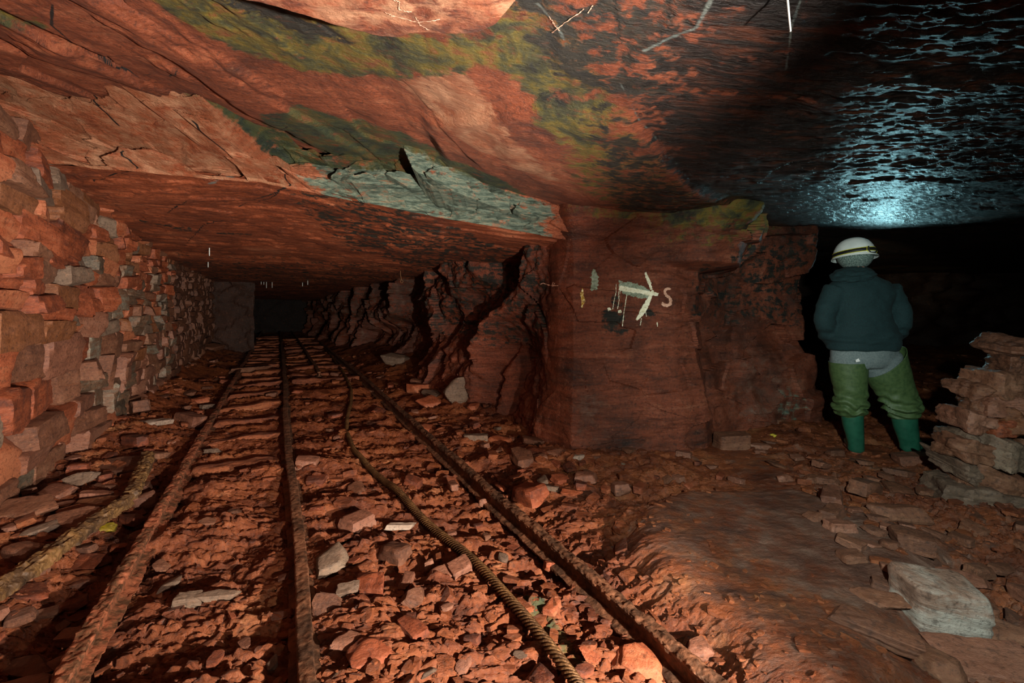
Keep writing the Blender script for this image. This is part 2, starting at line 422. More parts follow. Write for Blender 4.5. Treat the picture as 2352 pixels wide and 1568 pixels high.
blk = np.maximum(blk, 0.74 * (1 - sl) * soft_poly(X, Y, pz([(1060, 90), (1220, -10), (1560, -40), (1700, -40), (1640, 240), (1450, 262), (1320, 240), (1230, 190), (1180, 120)], 2.15), 0.12))
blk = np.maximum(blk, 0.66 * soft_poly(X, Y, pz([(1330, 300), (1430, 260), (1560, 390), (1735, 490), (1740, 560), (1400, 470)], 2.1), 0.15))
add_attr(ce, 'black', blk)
add_attr(ce, 'pale', 0.62 * sl + 0.9 * (1 - sl) * soft_poly(X, Y, pz([(915, 235), (985, 170), (1060, 165), (1200, 290), (1290, 365), (1200, 355), (1060, 310)], 2.3), 0.04))
wetm = sstep(0.0, 0.95, X - 0.15 * (Y - 1.2)) * (1 - sl)
ridge_left = soft_poly(X, Y, LOWSIDE, 0.03) * sstep(1.9, 2.3, Y)
wetm = wetm * (1 - 0.6 * ridge_left)
redstreak = 0.35 * np.exp(-(seg_dist(X, Y, poly_z([(1440, 245), (1600, 235), (1860, 228)], 2.1)) / 0.03) ** 2)
add_attr(ce, 'wet', np.clip(wetm * 0.95 - redstreak - far_y, 0, 1))
V1 = [poly_z([(1655, -20), (1640, 30), (1600, 105), (1540, 135), (1480, 165)], 2.1), poly_z([(1425, 250), (1470, 310), (1560, 385), (1640, 430), (1735, 488)], 2.08),
      poly_z([(1850, 0), (1820, 70), (1805, 170)], 2.1), poly_z([(1235, 60), (1280, 90), (1300, 120)], 2.2), poly_z([(1600, 395), (1660, 420), (1720, 460)], 2.1)]
v = np.zeros_like(X)
for i, pl in enumerate(V1):
    v = np.maximum(v, (1, .62, 1, .8, .8)[i] * np.exp(-(seg_dist(X, Y, pl) / (0.009, 0.006, 0.005, 0.010, 0.005)[i]) ** 2))
add_attr(ce, 'vein', v * 0.7)
C1 = [[(120, -20), (118, 40), (190, 110), (320, 180)], [(405, 130), (390, 160)], [(330, 178), (345, 170)], [(660, 240), (590, 300)]]
cr = np.zeros_like(X)
for pl in C1: cr = np.maximum(cr, np.exp(-(seg_dist(X, Y, poly_z(pl, 2.6)) / 0.006) ** 2))
add_attr(ce, 'crack', cr)

# low roof of the haulage tunnel
EDGE = [(-6.5, 3.05), (-4.4, 3.25), (-3.48, 3.43), (-2.85, 3.52), (-2.0, 3.65), (-1.58, 3.72), (-0.66, 3.86), (0.47, 4.0), (0.9, 4.15)]
EX = np.array([p[0] for p in EDGE]); EY = np.array([p[1] for p in EDGE])
def low_z(x, y, detail=True):
    s, t = to_st(x, y)
    near = np.interp(t, [-3, -1.53, -0.11, 2.25, 3], [2.42, 2.365, 2.29, 1.875, 1.85])
    far = np.interp(t, [-3, -1.53, 2.25, 3], [1.92, 1.88, 1.78, 1.78])
    k = np.exp(-np.maximum(s - (4.64 - 0.35 * (t + 1.53)), 0) / 3.6)
    z = far + (near - far) * k - 0.36 * sstep(13, 21, s)
    if detail:
        z = z + 0.02 * fbm(x * 0.9, y * 1.5, 7.0, 3, 51) + terrace(0.03 * fbm(x * 1.2, y * 3, 0, 4, 52), 0.02, 0.85)
        z = z + 0.006 * fbm(x * 6, y * 16, 0, 4, 53)
    return z
nu, nv = 620, 360
a = np.linspace(-1.75, 0.32, nu)
vv = np.linspace(0, 1, nv)
Yf = np.interp(a * 3.7, EX, EY)
inv = (1 / (Yf - 0.02))[None, :] * (1 - vv[:, None]) + (1 / 24.0) * vv[:, None]
Yl = 1 / inv
Xl = a[None, :] * Yl
for _ in range(3):
    Ye = np.interp(Xl[0], EX, EY); inv = (1 / Ye)[None, :] * (1 - vv[:, None]) + (1 / 24.0) * vv[:, None]; Yl = 1 / inv; Xl = a[None, :] * Yl
Zl = low_z(Xl, Yl)
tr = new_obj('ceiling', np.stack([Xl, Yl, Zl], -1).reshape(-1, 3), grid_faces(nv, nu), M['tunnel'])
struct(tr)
def lowp(pts, z): return poly_z(pts, z)
b = 0.62 * soft_poly(Xl, Yl, [on_z(*p, 2.05) for p in [(640, 430), (800, 440), (1000, 490), (1290, 548), (1270, 580), (1000, 590), (800, 560), (660, 500)]], 0.25)
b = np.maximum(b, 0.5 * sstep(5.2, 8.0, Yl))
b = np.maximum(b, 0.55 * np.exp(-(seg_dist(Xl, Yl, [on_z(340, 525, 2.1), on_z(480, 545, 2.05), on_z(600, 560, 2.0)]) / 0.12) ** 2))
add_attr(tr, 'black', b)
c = np.zeros_like(Xl)
for pl, zz in (([(385, 475), (430, 450), (520, 455), (580, 452), (690, 425)], 2.25), ([(430, 540), (470, 515), (520, 505)], 2.15), ([(550, 475), (620, 455), (690, 425)], 2.22), ([(300, 395), (215, 415)], 2.3)):
    c = np.maximum(c, np.exp(-(seg_dist(Xl, Yl, [on_z(*p, zz) for p in pl]) / 0.008) ** 2))
add_attr(tr, 'crack', c * 0.85)
add_attr(tr, 'vein', 0.6 * np.exp(-(seg_dist(Xl, Yl, [on_z(480, 425, 2.27), on_z(560, 412, 2.26)]) / 0.02) ** 2))

# step face between the high roof and the low roof
def step_face():
    nu, nv = 900, 150
    xs = np.linspace(-6.0, 0.62, nu); v = np.linspace(-0.06, 1.12, nv)
    Xe = np.repeat(xs[None, :], nv, 0); V = np.repeat(v[:, None], nu, 1)
    ye = np.interp(Xe, EX, EY)
    zlo = low_z(Xe, ye + 0.02, False)
    lean = np.interp(Xe, [-6, -3.2, -2, -1, 0.5], [0.95, 0.85, 0.5, 0.28, 0.08])
    zhi = np.interp(Xe, XS, ZS) + 0.02
    x = Xe; y = ye - lean * np.sign(V) * np.abs(V) ** 1.3; z = zlo + (zhi - zlo) * V
    # broken blocks, running in long beds that dip to the right
    q = z + 0.17 * x
    c, e = facets(x * 1.15, y * 0.4, q * 3.4, 101, 1.0)
    c2, e2 = facets(x * 3.4, y * 1.2, q * 9, 111, 0.8)
    amp = sstep(0.25, -1.2, Xe) * 0.8 + 0.25
    off = amp * (0.40 * c + 0.18 * c2) + 0.025 * fbm(x * 5, y * 5, q * 12, 4, 120) + 0.01 * fbm(x * 14, y * 14, q * 40, 3, 121)
    edge = sstep(0.0, 0.06, V)
    off = off * (0.25 + 0.75 * edge)
    y = y - off; z = z + 0.15 * off * edge
    o = new_obj('ceiling', np.stack([x, y, z], -1).reshape(-1, 3), grid_faces(nv, nu), M['step'], sharp=38)
    struct(o)
    jx = Xe + 0.05 * np.sin(V * 9)
    add_attr(o, 'teal', sstep(-1.72, -1.45, jx) * (1 - sstep(0.2, 0.5, jx)) * (1 - sstep(0.75, 1.0, V)))
    add_attr(o, 'green', sstep(-2.1, -1.9, Xe) * sstep(0.55, 0.9, V) * (1 - sstep(-0.2, 0.4, Xe)))
    add_attr(o, 'pale', 0.72 * (1 - sstep(-1.9, -1.5, Xe)))
    ck = np.zeros_like(Xe)
    for xc, v0, v1 in ((-2.86, 0.0, 0.2), (-2.1, 0, 0.4), (-1.78, 0, 0.35), (-2.75, 0.6, 1.0)):
        ck = np.maximum(ck, np.exp(-((Xe - xc - 0.03 * fbm(V * 6, xc, 0, 3, 5)) / 0.009) ** 2) * sstep(v0 - .03, v0, V) * (1 - sstep(v1, v1 + .05, V)))
    add_attr(o, 'crack', ck)
step_face()

# ------------------------------------------------------------------ pillar between the tunnel and the chamber
def resample(pts, n, wt):
    P = np.array(pts, float)
    d = np.hypot(*np.diff(P, axis=0).T); L = np.concatenate([[0], np.cumsum(d)])
    fine = np.linspace(0, L[-1], 6000)
    fx, fy = np.interp(fine, L, P[:, 0]), np.interp(fine, L, P[:, 1])
    dens = wt(fx, fy); C = np.concatenate([[0], np.cumsum(dens[:-1])]); C /= C[-1]
    u = np.interp(np.linspace(0, 1, n), C, fine)
    return np.interp(u, L, P[:, 0]), np.interp(u, L, P[:, 1]), u
PIL = [from_st(24, 1.2), from_st(17, 1.9), from_st(12.5, 2.2), from_st(8, 2.3), from_st(5.5, 2.3), from_st(4.2, 2.22), (0.42, 4.2), (0.55, 4.08), (0.9, 4.10), (1.5, 4.16), (1.72, 4.26), (1.86, 4.55), (2.3, 4.86), (2.8, 5.0), (3.25, 5.15), (3.42, 5.6), (3.5, 7.0), (3.2, 11.0), (2.6, 15.0)]
def pillar_pts(u_x, u_y, nx, ny, Zg):
    x, y = u_x, u_y
    s, t = to_st(x, y)
    tunnel = sstep(0.45, 0.15, x)                        # side facing the rails
    front = sstep(0.35, 0.6, x) * (1 - sstep(1.65, 1.8, x)) * (y < 4.6)
    rightp = sstep(1.6, 1.9, x) * (y < 9)
    off = np.zeros_like(x)
    # vertical buttresses and clefts along the tunnel side
    r = 1 - np.abs(fbm(s * 0.95 + 0.35 * Zg + 0.35 * vnoise(s * 1.6, Zg * 1.5, 0, 7), 0.45 * Zg, 0.0, 3, 201))
    off += tunnel * (0.55 * (sstep(0.35, 0.95, r) - 0.75)) * sstep(3.4, 4.5, s)
    c, e = facets(x * 2.2, y * 1.6, Zg * 1.5, 211, 0.9)
    off += tunnel * 0.14 * c
    off += tunnel * 0.22 * (1 - sstep(0.0, 0.75, Zg))        # toe of the side spreads at the floor
    off += tunnel * 0.05 * fbm(s * 5, Zg * 4, 0.0, 4, 221) + tunnel * .03 * fbm(s * 14, Zg * 12, 0, 3, 222)
    c2, e2 = facets(x * 2.2, y * 2.2, Zg * 3.2, 231, 0.5)
    off += front * (0.05 * c2 + 0.035 * fbm(x * 2, y * 2, Zg * 6, 4, 241) + 0.008 * fbm(x * 6, y * 6, Zg * 34, 4, 242))
    off += front * (0.10 * (1 - sstep(0.1, 0.75, Zg)) + 0.30 * sstep(1.72, 2.12, Zg))
    # jutting ledge at the upper right
    led = np.exp(-((x - 1.75) / 0.32) ** 4) * sstep(1.60, 1.66, Zg + 0.10 * (x - 1.75))
    off += (y < 5) * led * (0.34 + 0.1 * c2)
    off += rightp * (0.12 * c2 + 0.06 * fbm(x * 2, y * 2, Zg * 3, 4, 251) + 0.18 * (1 - sstep(0.0, 1.0, Zg)) + 0.12 * sstep(1.5, 1.9, Zg))
    return x + nx * off, y + ny * off, Zg + 0.02 * fbm(x * 3, y * 3, Zg * 3, 2, 261)
def pillar():
    ux, uy, L = resample(PIL, 980, lambda x, y: 1.0 / np.maximum(y, 3.5) ** 1.5)
    k = 12
    tx = np.gradient(np.convolve(np.pad(ux, k, 'edge'), np.ones(2 * k + 1) / (2 * k + 1), 'valid')); ty = np.gradient(np.convolve(np.pad(uy, k, 'edge'), np.ones(2 * k + 1) / (2 * k + 1), 'valid'))
    nn = np.hypot(tx, ty); nx, ny = ty / nn, -tx / nn     # outwards: towards the camera on the front
    zs = np.linspace(-0.25, 2.35, 330)
    Zg = np.repeat(zs[:, None], len(ux), 1)
    B = lambda a: np.repeat(a[None, :], len(zs), 0)
    x, y, z = pillar_pts(B(ux), B(uy), B(nx), B(ny), Zg)
    o = new_obj('wall_pillar', np.stack([x, y, z], -1).reshape(-1, 3), grid_faces(*x.shape), M['pillar'], sharp=50)
    struct(o)
    bx, by = B(ux), B(uy)
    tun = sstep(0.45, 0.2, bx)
    a = 0.85 * np.exp(-((bx - 0.92) / 0.15) ** 2 - ((Zg - 1.17) / 0.2) ** 2) * (by < 4.5)
    a = np.maximum(a, 0.55 * np.exp(-((bx - 1.25) / 0.12) ** 2 - ((Zg - 1.25) / 0.16) ** 2) * (by < 4.5))
    a = np.maximum(a, 0.52 * sstep(1.45, 1.75, bx) * sstep(0.8, 1.2, Zg) * (by < 5.4))
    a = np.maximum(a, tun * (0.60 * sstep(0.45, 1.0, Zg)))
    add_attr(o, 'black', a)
    g = 0.62 * np.exp(-((bx - 2.6) / 0.5) ** 2 - ((Zg - 0.35) / 0.5) ** 2) + 0.5 * tun * sstep(6, 9, to_st(bx, by)[0])
    g = np.maximum(g, 0.45 * np.exp(-((bx - 0.68) / 0.2) ** 2 - ((Zg - 0.3) / 0.3) ** 2))
    add_attr(o, 'grey', g)
    add_attr(o, 'teal', 0.62 * np.exp(-((bx - 2.95) / 0.22) ** 2 - ((Zg - 0.2) / 0.25) ** 2))
    add_attr(o, 'olive', 0.55 * np.exp(-((bx - 1.55) / 0.5) ** 2) * sstep(1.6, 2.0, Zg) * (by < 5) + 0.6 * sstep(1.9, 2.1, Zg) * sstep(.4, .7, bx) * (by < 5))
    return o
pil = pillar()

# far walls closing the tunnel and the chamber, and the backing of the dry stone wall
def sheet(name, p0, p1, z0, z1, nu, nv, side, seed, amp=0.12, mat='dark_wall'):
    u = np.linspace(0, 1, nu); zz = np.linspace(z0, z1, nv)
    U = np.repeat(u[None, :], nv, 0); Zg = np.repeat(zz[:, None], nu, 1)
    x = p0[0] + (p1[0] - p0[0]) * U; y = p0[1] + (p1[1] - p0[1]) * U
    L = math.hypot(p1[0] - p0[0], p1[1] - p0[1])
    nx, ny = (p1[1] - p0[1]) / L * side, -(p1[0] - p0[0]) / L * side
    c, e = facets(x * 2, y * 2, Zg * 3, seed, 0.8)
    off = amp * (c + 0.6 * fbm(x * 1.5, y * 1.5, Zg * 2, 4, seed + 9))
    return struct(new_obj(name, np.stack([x + nx * off, y + ny * off, Zg], -1).reshape(-1, 3), grid_faces(nv, nu, side < 0), M[mat]))
sheet('wall_left', from_st(0.5, -1.72), from_st(24, -1.72), -0.3, 2.9, 200, 40, 1, 301, 0.03)
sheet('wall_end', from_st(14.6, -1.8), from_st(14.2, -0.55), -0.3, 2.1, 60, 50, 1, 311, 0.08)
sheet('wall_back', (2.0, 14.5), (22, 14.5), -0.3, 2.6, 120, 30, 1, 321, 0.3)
sheet('wall_end', from_st(24.0, -2.5), from_st(23.0, 3.0), -0.3, 2.1, 60, 30, 1, 331, 0.1, 'deep')  # added dark sheet, makes the tunnel end read black

# ------------------------------------------------------------------ stones
def cube_dirs(n):
    key = {}; V = []; Q = []
    def vid(p):
        k = tuple(np.round(p, 5))
        if k not in key: key[k] = len(V); V.append(p)
        return key[k]
    g = np.tan(np.linspace(-1, 1, n + 1) * math.pi / 4)
    for ax in range(3):
        for sg in (-1, 1):
            for i in range(n):
                for j in range(n):
                    q = []
                    for (a, b) in ((0, 0), (1, 0), (1, 1), (0, 1)):
                        p = [0, 0, 0]; p[ax] = sg; p[(ax + 1) % 3] = g[i + a]; p[(ax + 2) % 3] = g[j + b]
                        q.append(vid(tuple(p)))
                    Q.append(q if sg > 0 else q[::-1])
    V = np.array(V, float)
    return V / np.linalg.norm(V, axis=1)[:, None], np.array(Q)
DIRS = {n: cube_dirs(n) for n in (2, 3, 5, 8, 10, 14, 20)}
def stone_geo(seed, dims, n=8, kind='block', p=26, noise=0.012, layers=0.010):
    """a convex broken stone; kind block (squarish), shard (flat, many-sided) or boulder"""
    r = np.random.RandomState(seed)
    D, Q = DIRS[n]
    pl = []
    if kind == 'block':
        for ax in range(3):
            for sg in (-1, 1):
                v = r.uniform(-.16, .16, 3); v[ax] = sg; pl.append((v, r.uniform(.88, 1.0)))
        for k in range(r.randint(2, 5)):
            v = r.normal(size=3); pl.append((v, r.uniform(1.05, 1.35)))
    elif kind == 'shard':
        m = r.randint(4, 7); a0 = r.uniform(0, 6.28)
        for k in range(m):
            a = a0 + 6.283 * (k + r.uniform(-.28, .28)) / m
            pl.append((np.array([math.cos(a), math.sin(a), r.uniform(-.35, .35)]), r.uniform(.72, 1.0)))
        for sg in (-1, 1):
            pl.append((np.array([r.uniform(-.18, .18), r.uniform(-.18, .18), sg]), r.uniform(.8, 1.0)))
        for k in range(2):
            v = r.normal(size=3); v[2] = abs(v[2]) * 1.2; pl.append((v, r.uniform(.95, 1.2)))
    else:
        for k in range(13):
            v = r.normal(size=3); pl.append((v, r.uniform(.82, 1.05)))
        for ax in range(3):
            for sg in (-1, 1):
                v = r.uniform(-.3, .3, 3); v[ax] = sg; pl.append((v, r.uniform(.9, 1.05)))
        p = min(p, 30)
    acc = np.zeros(len(D))
    for v, d in pl:
        v = v / np.linalg.norm(v)
        acc += np.maximum(D @ v / d, 0) ** p
    P = D * (acc ** (-1 / p))[:, None]
    P = P * np.array(dims)[None, :]
    s = max(dims)
    o = seed * 1.37
    nn = fbm(P[:, 0] / s * 2.2 + o, P[:, 1] / s * 2.2, P[:, 2] / s * 2.2, 4, seed % 50)
    lay = vnoise(P[:, 0] * 3 + o, P[:, 1] * 3, P[:, 2] * 42, 3) + 0.5 * vnoise(P[:, 0] * 5 + o, P[:, 1] * 5, P[:, 2] * 90, 4)
    R = np.linalg.norm(P / np.array(dims), axis=1)[:, None]
    dn = P / np.array(dims) / R
    side = (1 - np.clip(np.abs(dn[:, 2]), 0, 1) ** 2)
    P = P + dn * (nn * noise * s / 0.1 * 0.6 + lay * layers * side * min(1.0, s / 0.1))[:, None]
    return P, Q
def stone(name, seed, dims, mat, n=8, kind='block', **kw):
    P, Q = stone_geo(seed, dims, n, kind, **kw)
    return new_obj(name, P, Q, M[mat], sharp=32)
def solve_ground(px, py):
    Yg = F * H / (py - HY)
    for _ in range(12):
        xg = (px - CX) / F * Yg
        Yg = 0.5 * Yg + 0.5 * F * (H - float(floor_z(np.array([xg]), np.array([Yg]), False)[0])) / (py - HY)
    return (px - CX) / F * Yg, Yg
def gz(x, y): return float(floor_z(np.array([x]), np.array([y]), False)[0])

# ---- dry stone wall left of the track: every near stone is a stone of its own
rw = random.Random(11)
WT = -1.56
far_v, far_q, far_n = [], [], 0
near_v, near_q, near_n = [], [], 0
ORD = ['', 'first', 'second', 'third', 'fourth', 'fifth', 'sixth', 'seventh', 'eighth', 'ninth', 'tenth', 'eleventh', 'twelfth', 'thirteenth', 'fourteenth', 'fifteenth', 'sixteenth', 'seventeenth', 'eighteenth', 'nineteenth', 'twentieth']
zc = -0.10; course = 0
STONE_SHADE = {'red_stone': 'red', 'brown_stone': 'dull brown', 'grey_stone': 'pale grey', 'moss_stone': 'yellow-stained'}
M['moss_stone'] = rock_mat('moss_stone', [(0.3, hexc(98, 52, 34)), (0.5, hexc(138, 80, 50)), (0.7, hexc(158, 100, 74))], (), TILT, (1.5, 3, 8), rough=0.6, bump=0.6, dist=0.008, rand=0.15)
M['lilac_stone'] = rock_mat('lilac_stone', [(0.3, hexc(104, 60, 48)), (0.5, hexc(154, 98, 80)), (0.7, hexc(178, 126, 106))], (), TILT, (1.5, 3, 8), rough=0.55, bump=0.55, dist=0.008, rand=0.15)
STONE_SHADE['lilac_stone'] = 'dusty pinkish'
M['slate_stone'] = rock_mat('slate_stone', [(0.36, hexc(70, 58, 48)), (0.47, hexc(116, 104, 90)), (0.55, hexc(142, 104, 84)), (0.66, hexc(160, 154, 138))], (), TILT, (1.5, 3, 12), rough=0.45, bump=0.6, dist=0.008, rand=0.15)
STONE_SHADE['slate_stone'] = 'greenish grey'
sd = 500
wall_count = {}
while zc < 2.42:
    course += 1
    base_h = rw.uniform(0.24, 0.33) if zc < 0.8 else (rw.uniform(0.17, 0.27) if zc < 1.45 else rw.uniform(0.12, 0.2))
    s = 1.5 + rw.uniform(0, 0.3); k = 0
    while s < 14.4:
        near = 1 - sstep(4.8, 8.0, s)
        L = rw.uniform(0.26, 0.66) * (0.55 + 0.45 * near)
        if zc > 1.5: L *= 0.8
        sm = s + L / 2
        xw, yw = from_st(sm, WT)
        top = float(low_z(np.array([xw]), np.array([yw]), False)[0]) if sm > 4.4 else 2.5
        if zc > top + 0.04: s += L; continue
        # split tall courses in two or three when far or at random
        nsub = 1
        if near < 0.6: nsub = 2 if base_h > 0.17 else 1
        elif rw.random() < 0.28 and base_h > 0.2: nsub = 2
        for q in range(nsub):
            hh = base_h / nsub
            zm = zc + hh * (q + 0.5) + 0.02 * math.sin(sm * 2.1 + course) + rw.uniform(-.012, .012)
            low = zm < 0.95 + rw.uniform(-.3, .3)
            r0 = rw.random()
            mt = 'red_stone'
            if r0 < 0.10: mt = 'grey_stone'
            elif r0 < 0.20: mt = 'moss_stone'
            elif r0 < 0.32: mt = 'brown_stone'
            if (low and sm > 4.9 and rw.random() < 0.8) or (zm < 0.45 and rw.random() < .6): mt = rw.choice(['lilac_stone', 'lilac_stone', 'slate_stone', 'brown_stone'])  # low and far stones greyer, the wall's cool light tint put into stone colour
            elif sm > 5.6 and zm < 1.7 and rw.random() < .4: mt = rw.choice(['slate_stone', 'brown_stone'])
            dims = (L / 2 * rw.uniform(1.04, 1.16), 0.17 * rw.uniform(.9, 1.15), hh / 2 * rw.uniform(1.08, 1.22))
            out = rw.gauss(0, 0.035) * (0.5 + 0.5 * near)
            x, y = from_st(sm, WT - 0.11 + out)
            tilt = rw.gauss(0, 0.05) + (0.14 * near if zc > 1.5 else 0.0)
            yaw = math.atan2(0.8894, -0.4572) + rw.gauss(0, 0.13)
            sd += 1
            if 3.6 < sm < 9.2:
                k += 1
                nm = 'wall_stone'
                o = stone(nm, sd, dims, mt, 14 if sm < 6.0 else 8, 'block', p=70, noise=0.006, layers=0.006)
                o.location = (x, y, zm)
                o.rotation_euler = (rw.gauss(0, .04), tilt, yaw)
                size = 'broad' if dims[0] > 0.24 else ('small' if dims[0] < 0.13 else 'squarish' if dims[0] < dims[2] * 1.7 else 'long')
                nth = 'nearest the photo edge' if k == 1 else '%s from photo edge' % ORD[min(k, 20)]
                if sm < 6.4 and k <= 20:
                    tag(o, '%s %s block, left dry stone wall, %s course up, %s' % (size, STONE_SHADE[mt], ORD[course], nth), 'stone', 'stones of the dry stone wall')
                else:
                    tag(o, 'small stones further along the left dry stone wall, %s course above the rubble' % ORD[course], 'stone', 'far stones of the dry stone wall, course %s' % ORD[course])
            else:
                P, Q = stone_geo(sd, dims, 3, 'block', p=24, noise=0.006, layers=0)
                c, s_ = math.cos(yaw), math.sin(yaw)
                P = np.stack([P[:, 0] * c - P[:, 1] * s_ + x, P[:, 0] * s_ + P[:, 1] * c + y, P[:, 2] + zm], -1)
                if sm < 9:
                    near_v.append(P); near_q.append(Q + near_n); near_n += len(P); continue
                far_v.append(P); far_q.append(Q + far_n); far_n += len(P)
        s += L * rw.uniform(0.98, 1.04)
    zc += base_h * 0.97
o = new_obj('wall_stones', np.concatenate(far_v), np.concatenate(far_q), M['brown_stone'], sharp=32)
tag(o, 'mass of small brown stones in the dim far end of the left dry stone wall', 'stones', None, 'stuff')

o = new_obj('wall_stones', np.concatenate(near_v), np.concatenate(near_q), M['red_stone'], sharp=32)
tag(o, 'continuation of the left dry stone wall beyond the photo edge', 'stones', None, 'stuff')

